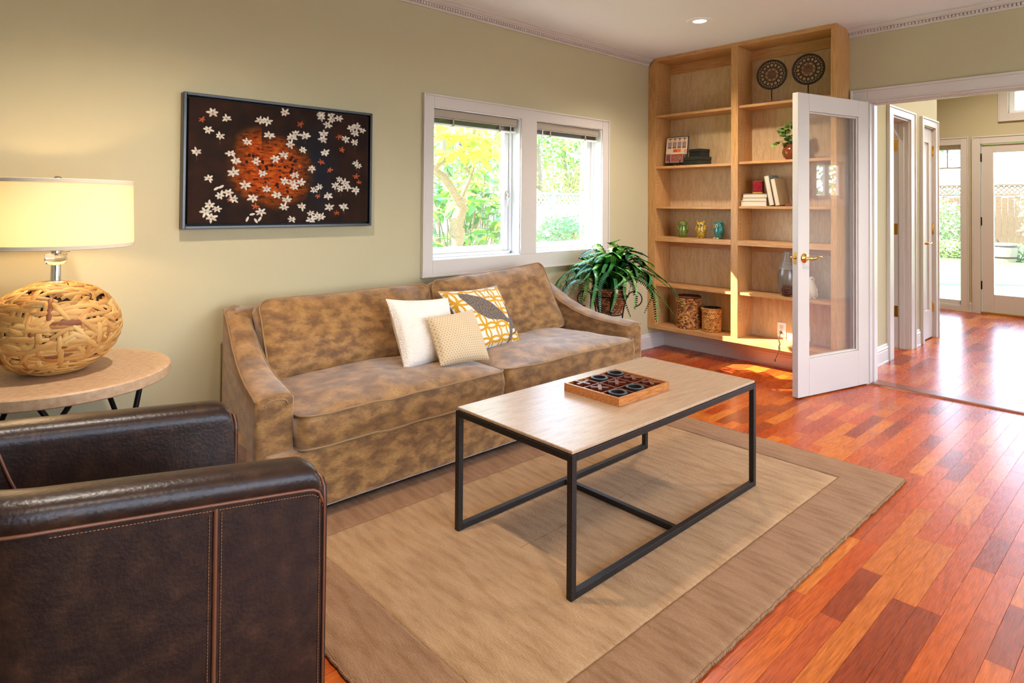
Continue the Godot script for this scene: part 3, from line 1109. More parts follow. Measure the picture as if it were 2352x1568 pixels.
	wb(mb, "far", 1.055, 1.365, 0.06, 0.075, -0.1, 0.01)
	part("sill", mb, M.trim, sl)
	mb = MB.new()
	wb(mb, "far", 1.055, 1.07, 0.075, 2.045, -0.12, -0.03)
	wb(mb, "far", 1.351, 1.365, 0.075, 2.045, -0.12, -0.03)
	wb(mb, "far", 1.07, 1.351, 0.075, 0.13, -0.12, -0.03)
	wb(mb, "far", 1.07, 1.351, 1.99, 2.045, -0.12, -0.03)
	part("sash", mb, M.trim, sl)
	mb = MB.new()
	wb(mb, "far", 1.07, 1.351, 1.755, 1.775, -0.085, -0.06)
	part("muntin", mb, M.trim, sl)
	mb = MB.new()
	wb(mb, "far", 1.202, 1.219, 1.775, 1.99, -0.085, -0.06)
	part("muntin", mb, M.trim, sl)
	mb = MB.new()
	wb(mb, "far", 1.068, 1.353, 0.128, 1.992, -0.076, -0.073, 0)
	part("pane", mb, M.pane, sl)
	var gd := frame_of("door_4", "white garden door with one tall glass pane at the end of the hall", "door")
	casing(gd, "far", 1.56, 2.44, 0, 2.04, 0.084, false, 0.092)
	mb = MB.new()
	wb(mb, "far", 1.568, 1.685, 0.02, 2.03, -0.06, -0.012)
	wb(mb, "far", 2.315, 2.432, 0.02, 2.03, -0.06, -0.012)
	wb(mb, "far", 1.685, 2.315, 1.932, 2.03, -0.06, -0.0125)
	wb(mb, "far", 1.685, 2.315, 0.02, 0.236, -0.06, -0.0125)
	part("door_leaf", mb, M.trim, gd)
	mb = MB.new()
	wb(mb, "far", 1.683, 2.317, 0.234, 1.934, -0.038, -0.034, 0)
	part("pane", mb, M.pane, gd)
	mb = MB.new()
	wb(mb, "far", 1.56, 2.44, 0.0, 0.02, -0.15, 0.01)
	part("door_sill", mb, M.brass_old, gd)
	for y in [0.34, 1.108, 1.875]:
		mb = MB.new()
		mb.tube([Vector3(XF + 0.006, y - 0.05, 1.566), Vector3(XF + 0.006, y + 0.05, 1.566)], 0.007, 8)
		part("hinge", mb, M.black_iron, gd)
	var cl := frame_of("window_7", "white clerestory window high above the garden door", "window")
	casing(cl, "far", 1.83, 3.2, 2.385, 3.1, 0.094)
	mb = MB.new()
	wb(mb, "far", 1.83, 1.885, 2.385, 3.1, -0.12, -0.05)
	wb(mb, "far", 3.145, 3.2, 2.385, 3.1, -0.12, -0.05)
	wb(mb, "far", 1.885, 3.145, 2.385, 2.42, -0.12, -0.05)
	wb(mb, "far", 1.885, 3.145, 3.05, 3.1, -0.12, -0.05)
	part("sash", mb, M.vinyl, cl)
	mb = MB.new()
	wb(mb, "far", 1.88, 3.15, 2.415, 3.055, -0.088, -0.085, 0)
	part("pane", mb, M.pane, cl)
	var fw := frame_of("window_8", "unseen wide window right of the garden door, placed to light the hall", "window")  # out of view, sized to let daylight into the hall
	casing(fw, "far", 2.75, 5.05, 0.15, 2.25, 0.085)
	mb = MB.new()
	for u in [2.75, 3.85, 4.98]:
		wb(mb, "far", u, u + 0.07, 0.15, 2.25, -0.12, -0.05)
	wb(mb, "far", 2.75, 5.05, 0.15, 0.21, -0.12, -0.05)
	wb(mb, "far", 2.75, 5.05, 2.19, 2.25, -0.12, -0.05)
	part("sash", mb, M.vinyl, fw)
	mb = MB.new()
	wb(mb, "far", 2.75, 5.05, 0.15, 2.25, -0.088, -0.085, 0)
	part("pane", mb, M.pane, fw)


func bookcase() -> Node3D:
	var o := thing("bookcase", "tall wall-hung light oak bookcase with two open bays in the corner", "bookcase", Vector3(0, 0, 0))
	var xb := XW - 0.001
	var mb := MB.new()
	# left upright is notched round the crown moulding
	mb.tr = Transform3D(Basis(Vector3.BACK, Vector3.UP, Vector3.LEFT), Vector3(0, 0, 0))
	mb.prism(v2([0.003, 0.184, 0.075, 0.184, 0.075, YC - 0.001, 0.073, YC - 0.001, 0.073, 2.556, 0.06, 2.55, 0.038, 2.535, 0.031, 2.515, 0.015, 2.5, 0.003, 2.5]), -XB - 0.02, -XB)
	mb.tr = Transform3D()
	mb.box(Vector3(XB + 0.02, 0.184, 0.055), Vector3(xb, YC - 0.001, 0.075), 0.001)
	part("side_panel", mb, M.oak, o)
	mb = MB.new()
	mb.box(Vector3(XB, 0.2225, 0.79), Vector3(xb, 2.5345, 0.848), 0.0015)
	part("divider", mb, M.oak, o)
	mb = MB.new()
	mb.box(Vector3(XB, 0.184, 1.548), Vector3(xb, YC - 0.001, 1.5875), 0.0015)
	part("side_panel", mb, M.oak, o)
	mb = MB.new()
	mb.box(Vector3(XB + 0.0005, 2.535, 0.075), Vector3(xb, YC - 0.001, 1.548), 0.0015)
	part("top_panel", mb, M.oak_shelf, o)
	mb = MB.new()
	mb.box(Vector3(XB + 0.0005, 0.184, 0.075), Vector3(xb, 0.222, 1.548), 0.0015)
	part("bottom_panel", mb, M.oak_shelf, o)
	for c in [[0.075, 0.79, [0.58, 1.26, 1.61, 2.06]], [0.848, 1.548, [0.585, 1.266, 1.617, 2.063]]]:
		mb = MB.new()
		mb.box(Vector3(XW - 0.012, 0.222, c[0]), Vector3(xb, 2.535, c[1]), 0)
		part("back_panel", mb, M.oak_back, o)
		mb = MB.new()
		mb.box(Vector3(XW - 0.027, 2.45, c[0] + 0.0005), Vector3(XW - 0.0125, 2.5345, c[1] - 0.0005), 0.001)
		part("cleat", mb, M.oak_shelf, o)
		mb = MB.new()
		mb.box(Vector3(XW - 0.027, 0.9, c[0] + 0.0005), Vector3(XW - 0.0125, 0.954, c[1] - 0.0005), 0.001)
		part("cleat", mb, M.oak_shelf, o)
		mb = MB.new()
		mb.box(Vector3(XB + 0.0005, 0.954, c[0]), Vector3(XW - 0.0125, 0.994, c[1]), 0.0015)
		part("fixed_shelf", mb, M.oak_shelf, o)
		for y in c[2]:
			mb = MB.new()
			mb.box(Vector3(XB + 0.014, y - 0.021, c[0] + 0.001), Vector3(XW - 0.0125, y, c[1] - 0.001), 0.0015)
			part("shelf", mb, M.oak_shelf, o)
		var pin := MB.new()
		for x in [XB + 0.045, XW - 0.06]:
			for y in 14:
				for y0 in [0.36, 1.06, 1.4, 1.75, 2.14]:
					if y < 5:
						var yy: float = y0 + y * 0.032
						pin.box(Vector3(x - 0.003, yy - 0.003, c[0] + 0.0002), Vector3(x + 0.003, yy + 0.003, c[0] + 0.0012), 0)
		stuff(part("shelf_pin_hole", pin, M.cover_dark, o))
	return o


# ---------------------------------------------------------------- soft shapes
func round_square(rx: float, ry: float, side := 14, corner := 5) -> Array:
	var out := []
	var cs := [[1 - rx, 1 - ry, 0.0], [-1 + rx, 1 - ry, PI / 2], [-1 + rx, -1 + ry, PI], [1 - rx, -1 + ry, 1.5 * PI]]
	for k in 4:
		var c = cs[k]
		for i in corner + 1:
			var a: float = c[2] + PI / 2 * i / corner
			out.append(Vector2(c[0] + cos(a) * rx, c[1] + sin(a) * ry))
		var q = cs[(k + 1) % 4]
		var e: Vector2 = out[-1]
		var f := Vector2(q[0] + cos(q[2]) * rx, q[1] + sin(q[2]) * ry)
		for i in range(1, side):
			out.append(e.lerp(f, float(i) / side))
	return out


# a stuffed cushion between four corners (left-low, right-low, right-high, left-high as seen from the front)
func puff(mb: MB, c: Array, h: float, crown: float, crown_back: float, r: float, sd: int, wrinkle := 0.004, piping: MB = null) -> void:
	var nn: Vector3 = ((c[1] - c[0]).cross(c[3] - c[0])).normalized()
	var wlen: float = (c[1] - c[0]).length()
	var hlen: float = (c[3] - c[0]).length()
	var line := round_square(2 * r / wlen, 2 * r / hlen)
	var nz := FastNoiseLite.new()
	nz.seed = sd
	nz.frequency = 2.6
	nz.fractal_octaves = 3
	var fine := FastNoiseLite.new()
	fine.seed = sd + 50
	fine.frequency = 9.0
	fine.fractal_octaves = 2
	var rings := [[0.0, -1], [0.35, -1], [0.7, -1], [0.9, -1], [0.97, -1], [1.0, -1], [1.012, -0.5], [1.018, 0], [1.012, 0.5], [1.0, 1], [0.985, 1], [0.95, 1], [0.9, 1], [0.82, 1], [0.72, 1], [0.6, 1], [0.48, 1], [0.36, 1], [0.24, 1], [0.12, 1], [0.0, 1]]
	var rows := []
	for q in rings:
		var row := []
		for p in line:
			var u: float = p.x * q[0]
			var v: float = p.y * q[0]
			var uu := (u + 1) / 2.0
			var vv := (v + 1) / 2.0
			var base: Vector3 = (c[0] * (1 - uu) + c[1] * uu) * (1 - vv) + (c[3] * (1 - uu) + c[2] * uu) * vv
			var inside := (1.0 - pow(minf(absf(u), 1.0), 3.0)) * (1.0 - pow(minf(absf(v), 1.0), 3.0))
			var off: float = h * q[1]
			if q[0] <= 1.0:
				off += (crown if q[1] > 0 else -crown_back) * pow(inside, 0.7)
			var wob := nz.get_noise_3dv(base) * wrinkle * 2.0
			if q[1] > 0 and q[0] < 1.0:
				wob += fine.get_noise_3d(base.x * 0.5, base.y * 1.6, base.z * 1.6) * wrinkle * (0.4 + inside * 0.4)
			row.append(base + nn * (off + wob) + Vector3(0, wob * 0.6, 0))
		rows.append(row)
	mb.grid(rows, true)
	if piping:
		var path := []
		for j in line.size():
			path.append(rows[9][j] + nn * 0.002)
		piping.tube(path, 0.0045, 6, true)
		path = []
		for j in line.size():
			path.append(rows[5][j] - nn * 0.002)
		piping.tube(path, 0.0045, 6, true)


# a knife-edged throw pillow hung between four corners; the front shows a picture upright
func pillow(mb: MB, c: Array, thick: float, pull: float, sd: int, edge: MB = null) -> void:
	var nn: Vector3 = ((c[1] - c[0]).cross(c[3] - c[0])).normalized()
	var nz := FastNoiseLite.new()
	nz.seed = sd
	nz.frequency = 7.0
	nz.fractal_octaves = 2
	var m := 28
	var rim := []
	for s in [1.0, -1.0]:
		var rows := []
		for i in m + 1:
			var row := []
			for j in m + 1:
				var u := -1.0 + 2.0 * j / m
				var v := 1.0 - 2.0 * i / m
				var uu := u * (1.0 - pull * (1.0 - v * v) * absf(u)) 
				var vv := v * (1.0 - pull * (1.0 - u * u) * absf(v))
				uu = (uu + 1) / 2.0
				vv = (vv + 1) / 2.0
				var base: Vector3 = (c[0] * (1 - uu) + c[1] * uu) * (1 - vv) + (c[3] * (1 - uu) + c[2] * uu) * vv
				var f := pow((1.0 - u * u) * (1.0 - v * v), 0.42)
				var off: float = s * thick * 0.5 * f
				var wob := nz.get_noise_3dv(base) * 0.005 * (0.3 + f)
				row.append(base + nn * (off + wob))
			rows.append(row)
		mb.grid(rows, false, false, s > 0)
		if s > 0:
			for j in m: rim.append(rows[0][j])
			for i in m: rim.append(rows[i][m])
			for j in m: rim.append(rows[m][m - j])
			for i in m: rim.append(rows[m - i][0])
	if edge:
		edge.tube(rim, 0.003, 6, true)


func sofa() -> void:
	var o := thing("sofa", "long brown crushed velvet sofa with sloping arms under the windows", "sofa")
	var mid := 2.136
	var zs := [0.105, 0.2, 0.28, 0.39, 0.5, 0.6, 0.7, 0.8, 0.88]
	var tops := [0.757, 0.722, 0.675, 0.615, 0.572, 0.548, 0.535, 0.53, 0.522]
	for s in [-1.0, 1.0]:
		var mb := MB.new()
		var rows := []
		var e0 := []
		var e1 := []
		var count := 30
		for i in count + 3:
			var f := minf(float(i) / count, 1.0)
			var z := lerpf(0.105, 0.88, f)
			var y := lerp_list(zs, tops, z)
			var w := (z - 0.105) / 0.775
			var xo := lerpf(1.084, 1.222, w)      # from the middle to the outside
			var xi := lerpf(0.986, 1.072, w)
			var ins := 0.0
			if i == count + 1:
				z += 0.012; ins = 0.01
			if i == count + 2:
				z += 0.014; ins = 0.03
			xo -= ins
			xi += ins
			var yy := y - ins * 0.6
			var dx := xo - xi
			var row := [Vector3(xo, 0.05, z), Vector3(xo + 0.003, 0.25, z), Vector3(xo + 0.002, yy - 0.05, z), Vector3(xo, yy - 0.018, z)]
			for k in 9:
				var a := PI * k / 8.0
				row.append(Vector3((xo + xi) / 2.0 + cos(a) * dx * 0.48, yy - 0.014 + sin(a) * 0.018, z))
			row.append_array([Vector3(xi, yy - 0.018, z), Vector3(xi, yy - 0.05, z), Vector3(xi, 0.3, z), Vector3(xi, 0.05, z)])
			for k in row.size():
				row[k] = Vector3(mid + s * row[k].x, row[k].y, row[k].z)
			rows.append(row)
			if i <= count:
				e0.append(Vector3(mid + s * (xo + 0.001), y - 0.015, z))
				e1.append(Vector3(mid + s * (xi - 0.001), y - 0.015, z))
		var last: Array = rows[-1]
		var cap := []
		for p in last:
			cap.append(Vector3((last[0].x + last[-1].x) / 2.0, minf(p.y, last[3].y), p.z + 0.001))
		rows.append(cap)
		var back := []
		for p in rows[0]:
			back.append(Vector3((rows[0][0].x + rows[0][-1].x) / 2.0, p.y - 0.005, p.z))
		rows.push_front(back)
		mb.grid(rows, false, false, s > 0)
		var arm := part("arm", mb, M.velvet, o)
		var pb := MB.new()
		pb.tube(e0, 0.0035, 6)
		pb.tube(e1, 0.0035, 6)
		var front := []
		for k in range(3, 14):
			front.append(last[k] + Vector3(0, -0.002, 0.001))
		pb.tube(front, 0.003, 6)
		part("piping", pb, M.velvet_welt, arm)
	var mb := MB.new()
	mb.box(Vector3(mid - 1.07, 0.05, 0.085), Vector3(mid + 1.07, 0.752, 0.21), 0.03)
	part("back_frame", mb, M.velvet, o)
	mb = MB.new()
	mb.box(Vector3(mid - 1.2, 0.05, 0.11), Vector3(mid + 1.2, 0.3, 0.94), 0.018)
	part("base_rail", mb, M.velvet, o)
	mb = MB.new()
	mb.box(Vector3(mid - 1.12, 0.0, 0.16), Vector3(mid + 1.12, 0.056, 0.84), 0.004)
	part("plinth", mb, M.plinth, o)
	var seats := [[1.062, 2.132, 1.115], [2.141, 3.212, 2.141]]
	for k in 2:
		var s = seats[k]
		mb = MB.new()
		var pb := MB.new()
		var xl: float = s[2]
		var xr := 2.132 if k == 0 else 3.155
		puff(mb, [Vector3(s[0], 0.366, 0.955), Vector3(s[1], 0.366, 0.955), Vector3(xr, 0.366, 0.3), Vector3(xl, 0.366, 0.3)], 0.062, 0.045, 0.004, 0.05, 5 + k, 0.004, pb)
		var c := part("seat_cushion", mb, M.velvet, o)
		part("piping", pb, M.velvet_welt, c)
	var backs := [[Vector3(1.155, 0.45, 0.43), Vector3(2.12, 0.45, 0.43), Vector3(2.14, 0.80, 0.26), Vector3(1.155, 0.797, 0.26)],
		[Vector3(2.15, 0.452, 0.43), Vector3(3.145, 0.452, 0.43), Vector3(3.092, 0.866, 0.25), Vector3(2.155, 0.81, 0.26)]]
	for k in 2:
		var c: Array = backs[k]
		var nn: Vector3 = ((c[1] - c[0]).cross(c[3] - c[0])).normalized()
		var sh := []
		for p in c:
			sh.append(p - nn * 0.055)
		mb = MB.new()
		var pb := MB.new()
		puff(mb, sh, 0.05, 0.06, 0.02, 0.05, 15 + k, 0.006, pb)
		var q := part("back_cushion", mb, M.velvet, o)
		part("piping", pb, M.velvet_welt, q)


func throw_pillows() -> void:
	var mb := MB.new()
	pillow(mb, [Vector3(1.695, 0.452, 0.70), Vector3(2.03, 0.448, 0.68), Vector3(2.09, 0.752, 0.52), Vector3(1.69, 0.784, 0.53)], 0.15, 0.07, 3)
	solo("throw_pillow", mb, M.fur, "plain cream plush pillow leaning at the left of the pillow group", "pillow")
	mb = MB.new()
	var eb := MB.new()
	pillow(mb, [Vector3(2.20, 0.462, 0.64), Vector3(2.555, 0.452, 0.61), Vector3(2.50, 0.775, 0.455), Vector3(2.07, 0.778, 0.455)], 0.14, 0.07, 9, eb)
	var t := thing("throw_pillow", "yellow and white lattice pillow printed with a grey bird", "pillow")
	part("cover", mb, mk("bird_print", Color.WHITE, 0.85, {"tex": ImageTexture.create_from_image(bird_print())}), t)
	part("welt", eb, M.fence_grey, t)
	mb = MB.new()
	pillow(mb, [Vector3(1.83, 0.476, 0.81), Vector3(2.135, 0.462, 0.82), Vector3(2.13, 0.705, 0.68), Vector3(1.825, 0.695, 0.69)], 0.12, 0.05, 21)
	t = thing("throw_pillow", "small beige pillow dotted with fine beads in front of the others", "pillow")
	part("cover", mb, mk("beaded", hexc("dcc6a2"), 0.8, {"tex": ImageTexture.create_from_image(bead_print()), "rim": 0.4}), t)


# yellow interlocking circles on white with a grey bird across them
func bird_print() -> Image:
	var n := 512
	var im := Image.create(n, n, false, Image.FORMAT_RGB8)
	var body := v2([95, 40, 165, 62, 235, 105, 300, 160, 345, 235, 400, 300, 452, 335, 448, 352, 395, 350, 330, 325, 255, 315, 190, 300, 140, 250, 105, 165, 84, 85])
	var tail := v2([470, 170, 492, 185, 500, 290, 505, 370, 470, 400, 420, 405, 392, 470, 362, 506, 330, 508, 372, 430, 398, 370, 430, 310])
	var wing := v2([505, 350, 500, 410, 450, 440, 395, 455, 392, 445, 445, 425, 478, 395])
	var nz := FastNoiseLite.new()
	nz.frequency = 0.06
	nz.fractal_octaves = 3
	for y in n:
		for x in n:
			var px := x / 512.0 * 4.6 + 0.2
			var py := y / 512.0 * 4.6 + 0.3
			var on := false
			for k in 4:
				var gx := floorf(px) + (k & 1)
				var gy := floorf(py) + (k >> 1)
				var d := Vector2(px - gx, py - gy).length()
				if absf(d - 0.69) < 0.075:
					on = true
			var col := Color(0.80, 0.58, 0.10) if on else Color(0.91, 0.84, 0.76)
			var p := Vector2(x, y)
			var w := nz.get_noise_2d(x, y)
			if (x < 460 and Geometry2D.is_point_in_polygon(p, body)) or (x > 325 and (Geometry2D.is_point_in_polygon(p, tail) or Geometry2D.is_point_in_polygon(p, wing))):
				col = Color(0.40, 0.36, 0.36)
				if w > 0.22:
					col = Color(0.55, 0.45, 0.22)
				elif w < -0.3:
					col = Color(0.32, 0.28, 0.27)
			elif x > 250 and x < 370 and y < 150 and y > 20:
				if absf(fmod(x + sin(y * 0.11) * 9.0, 38.0) - 12.0) < 1.6:
					col = Color(0.42, 0.4, 0.36)
			im.set_pixel(x, y, col)
	return im


func bead_print() -> Image:
	var n := 320
	var im := Image.create(n, n, false, Image.FORMAT_RGB8)
	for y in n:
		for x in n:
			var gx := fmod(x + (8.0 if int(y / 14.0) % 2 else 0.0), 16.0) - 8.0
			var gy := fmod(y, 14.0) - 7.0
			var d := gx * gx + gy * gy
			var w := 0.94 + 0.06 * sin(x * 1.9) * sin(y * 2.1)
			im.set_pixel(x, y, Color(w, w * 0.97, w * 0.92) if d > 7.0 else Color(0.66, 0.58, 0.5))
	return im


func rug() -> void:
	var o := thing("area_rug", "beige wool rug with a darker brown border under the coffee table", "rug")
	var lo := Vector2(0.83, 0.853)
	var hi := Vector2(3.32, 2.385)
	var nz := FastNoiseLite.new()
	nz.seed = 8
	nz.frequency = 3.0
	var mb := MB.new()
	var rows := []
	for q in [[0.218, 0.006], [0.217, 0.0135], [0.21, 0.015], [0.1, 0.0155], [0.02, 0.0155], [0.008, 0.014], [0.001, 0.009], [0.0, 0.004], [0.004, 0.0]]:
		var row := []
		var a := lo + Vector2(q[0], q[0])
		var b := hi - Vector2(q[0], q[0])
		var cs := [a, Vector2(a.x, b.y), b, Vector2(b.x, a.y)]
		for k in 4:
			for i in 60:
				var p: Vector2 = cs[k].lerp(cs[(k + 1) % 4], i / 60.0)
				var w := nz.get_noise_2d(p.x * 4, p.y * 4) * (0.005 if q[0] < 0.05 else 0.002)
				row.append(Vector3(p.x + w, q[1] + absf(nz.get_noise_2d(p.x * 2, p.y * 2)) * 0.002, p.y + w))
		rows.append(row)
	mb.grid(rows, true)
	part("border", mb, M.rug_border, o)
	mb = MB.new()
	rows = []
	for q in [[0.2185, 0.004], [0.2195, 0.0125], [0.228, 0.0152], [0.4, 0.0155], [0.765, 0.0155]]:
		var row := []
		var a := lo + Vector2(q[0], q[0])
		var b := hi - Vector2(q[0], q[0])
		var cs := [a, Vector2(a.x, b.y), b, Vector2(b.x, a.y)]
		for k in 4:
			for i in 60:
				var p: Vector2 = cs[k].lerp(cs[(k + 1) % 4], i / 60.0)
				var w := nz.get_noise_2d(p.x * 4, p.y * 4) * 0.002
				row.append(Vector3(p.x + w, q[1], p.y + w))
		rows.append(row)
	rows.reverse()
	mb.grid(rows, true, false, false)
	part("field", mb, M.rug_field, o)
	# overcast edge
	var ball := MB.new().ball(Vector3.ZERO, Vector3(0.006, 0.0068, 0.0045), 6, 4).done()
	var where := []
	var cs := [lo, Vector2(lo.x, hi.y), hi, Vector2(hi.x, lo.y)]
	for k in 4:
		var len: float = (cs[(k + 1) % 4] - cs[k]).length()
		var count := int(len / 0.0085)
		for i in count:
			var p: Vector2 = cs[k].lerp(cs[(k + 1) % 4], (i + 0.5) / count)
			var w := nz.get_noise_2d(p.x * 4, p.y * 4) * 0.005
			where.append(Transform3D(Basis(Vector3.UP, (PI / 2 if k % 2 == 0 else 0.0) + rng.randf_range(-0.3, 0.3)), Vector3(p.x + w, 0.0072, p.y + w)))
	many("overcast_edge", ball, M.rug_border, where, o)


func coffee_table() -> void:
	var o := thing("coffee_table", "low coffee table with a travertine top on a thin dark steel frame", "coffee table")
	var x1 := 1.496
	var x2 := 2.728
	var z1 := 1.358
	var z2 := 1.956
	var h := 0.472
	var b := 0.023
	var y0 := 0.0163
	var bars := {"leg": [], "top_bar": [], "bottom_bar": []}
	for x in [x1, x2 - b]:
		for z in [z1, z2 - b]:
			bars.leg.append([Vector3(x, y0, z), Vector3(x + b, h, z + b)])
	for z in [z1, z2 - b]:
		bars.top_bar.append([Vector3(x1 + b, h - b, z + 0.0003), Vector3(x2 - b, h - 0.0002, z + b - 0.0003)])
		bars.bottom_bar.append([Vector3(x1 + b, y0, z + 0.0003), Vector3(x2 - b, y0 + b, z + b - 0.0003)])
	for x in [x1, x2 - b]:
		bars.top_bar.append([Vector3(x + 0.0003, h - b, z1 + b), Vector3(x + b - 0.0003, h - 0.0002, z2 - b)])
	var xm := (x1 + x2) / 2.0
	bars.bottom_bar.append([Vector3(xm - b / 2, y0 + 0.0002, z1 + b), Vector3(xm + b / 2, y0 + b - 0.0002, z2 - b)])
	for k in bars:
		for q in bars[k]:
			part(k, MB.new().box(q[0], q[1], 0.0015), M.iron, o)
	var mb := MB.new()
	mb.box(Vector3(x1 + 0.004, h, z1 + 0.004), Vector3(x2 - 0.004, h + 0.012, z2 - 0.004), 0.003)
	part("stone_top", mb, M.travertine, o)

	# noughts and crosses board
	var yt := h + 0.012
	var bx := [1.962, 2.306]
	var bz := [1.495, 1.78]
	var g := thing("game_board", "square wooden noughts and crosses tray on the coffee table", "game board", Vector3((bx[0] + bx[1]) / 2.0, yt, (bz[0] + bz[1]) / 2.0))
	var hx: float = (bx[1] - bx[0]) / 2.0
	var hz: float = (bz[1] - bz[0]) / 2.0
	mb = MB.new()
	mb.box(Vector3(-hx + 0.004, 0, -hz + 0.004), Vector3(hx - 0.004, 0.012, hz - 0.004), 0)
	part("tray_floor", mb, M.rosewood, g)
	for s in [-1.0, 1.0]:
		mb = MB.new()
		mb.box(Vector3(minf(s * hx, s * (hx - 0.009)), 0, -hz), Vector3(maxf(s * hx, s * (hx - 0.009)), 0.034, hz), 0.001)
		part("tray_side", mb, M.acacia, g)
		mb = MB.new()
		mb.box(Vector3(-hx + 0.009, 0, minf(s * hz, s * (hz - 0.009))), Vector3(hx - 0.009, 0.0338, maxf(s * hz, s * (hz - 0.009))), 0.001)
		part("tray_side", mb, M.acacia, g)
		mb = MB.new()
		mb.box(Vector3(s * hx / 3.0 - 0.0035, 0.01, -hz + 0.009), Vector3(s * hx / 3.0 + 0.0035, 0.0325, hz - 0.009), 0.0008)
		part("divider", mb, M.rosewood, g)
		mb = MB.new()
		mb.box(Vector3(-hx + 0.009, 0.01, s * hz / 3.0 - 0.0035), Vector3(hx - 0.009, 0.0322, s * hz / 3.0 + 0.0035), 0.0008)
		part("divider", mb, M.rosewood, g)
	var cx := [bx[0] + hx / 3.0 + 0.002, bx[0] + hx, bx[1] - hx / 3.0 - 0.002]
	var cz := [bz[0] + hz / 3.0 + 0.002, bz[0] + hz, bz[1] - hz / 3.0 - 0.002]
	var ring := MB.new().lathe([Vector2(0.027, 0.001), Vector2(0.027, 0.024), Vector2(0.027, 0.024), Vector2(0.028, 0.025), Vector2(0.037, 0.025), Vector2(0.038, 0.024), Vector2(0.038, 0.024), Vector2(0.038, 0.0), Vector2(0.038, 0.0), Vector2(0.027, 0.0)], 36).done()
	var names := [["in the far cell of the back row", 2, 0], ["in the middle cell of the back row", 1, 0], ["in the middle cell of the front row", 1, 2], ["in the near corner cell of the front row", 0, 2]]
	for q in names:
		solo("nought", ring, M.ebony, "black wooden ring " + q[0] + " of the game board", "game piece", Vector3(cx[q[1]], yt + 0.0122, cz[q[2]]), 0, "noughts on the game board")
	mb = MB.new()
	mb.box(Vector3(-0.037, 0, -0.0075), Vector3(0.037, 0.024, 0.0075), 0.001)
	mb.box(Vector3(-0.0075, 0.0, -0.037), Vector3(0.0075, 0.0238, 0.037), 0.001)
	var cross := mb.done()
	names = [["at the end of the back row, turned square", 0, 0, 0.12], ["at the near end of the middle row", 0, 1, 0.72], ["in the centre cell", 1, 1, 0.7], ["at the far end of the middle row", 2, 1, 0.78], ["at the far end of the front row", 2, 2, 0.75]]
	for q in names:
		solo("cross", cross, M.rosewood, "brown wooden cross " + q[0] + " of the board", "game piece", Vector3(cx[q[1]], yt + 0.0122, cz[q[2]]), q[3], "crosses on the game board")


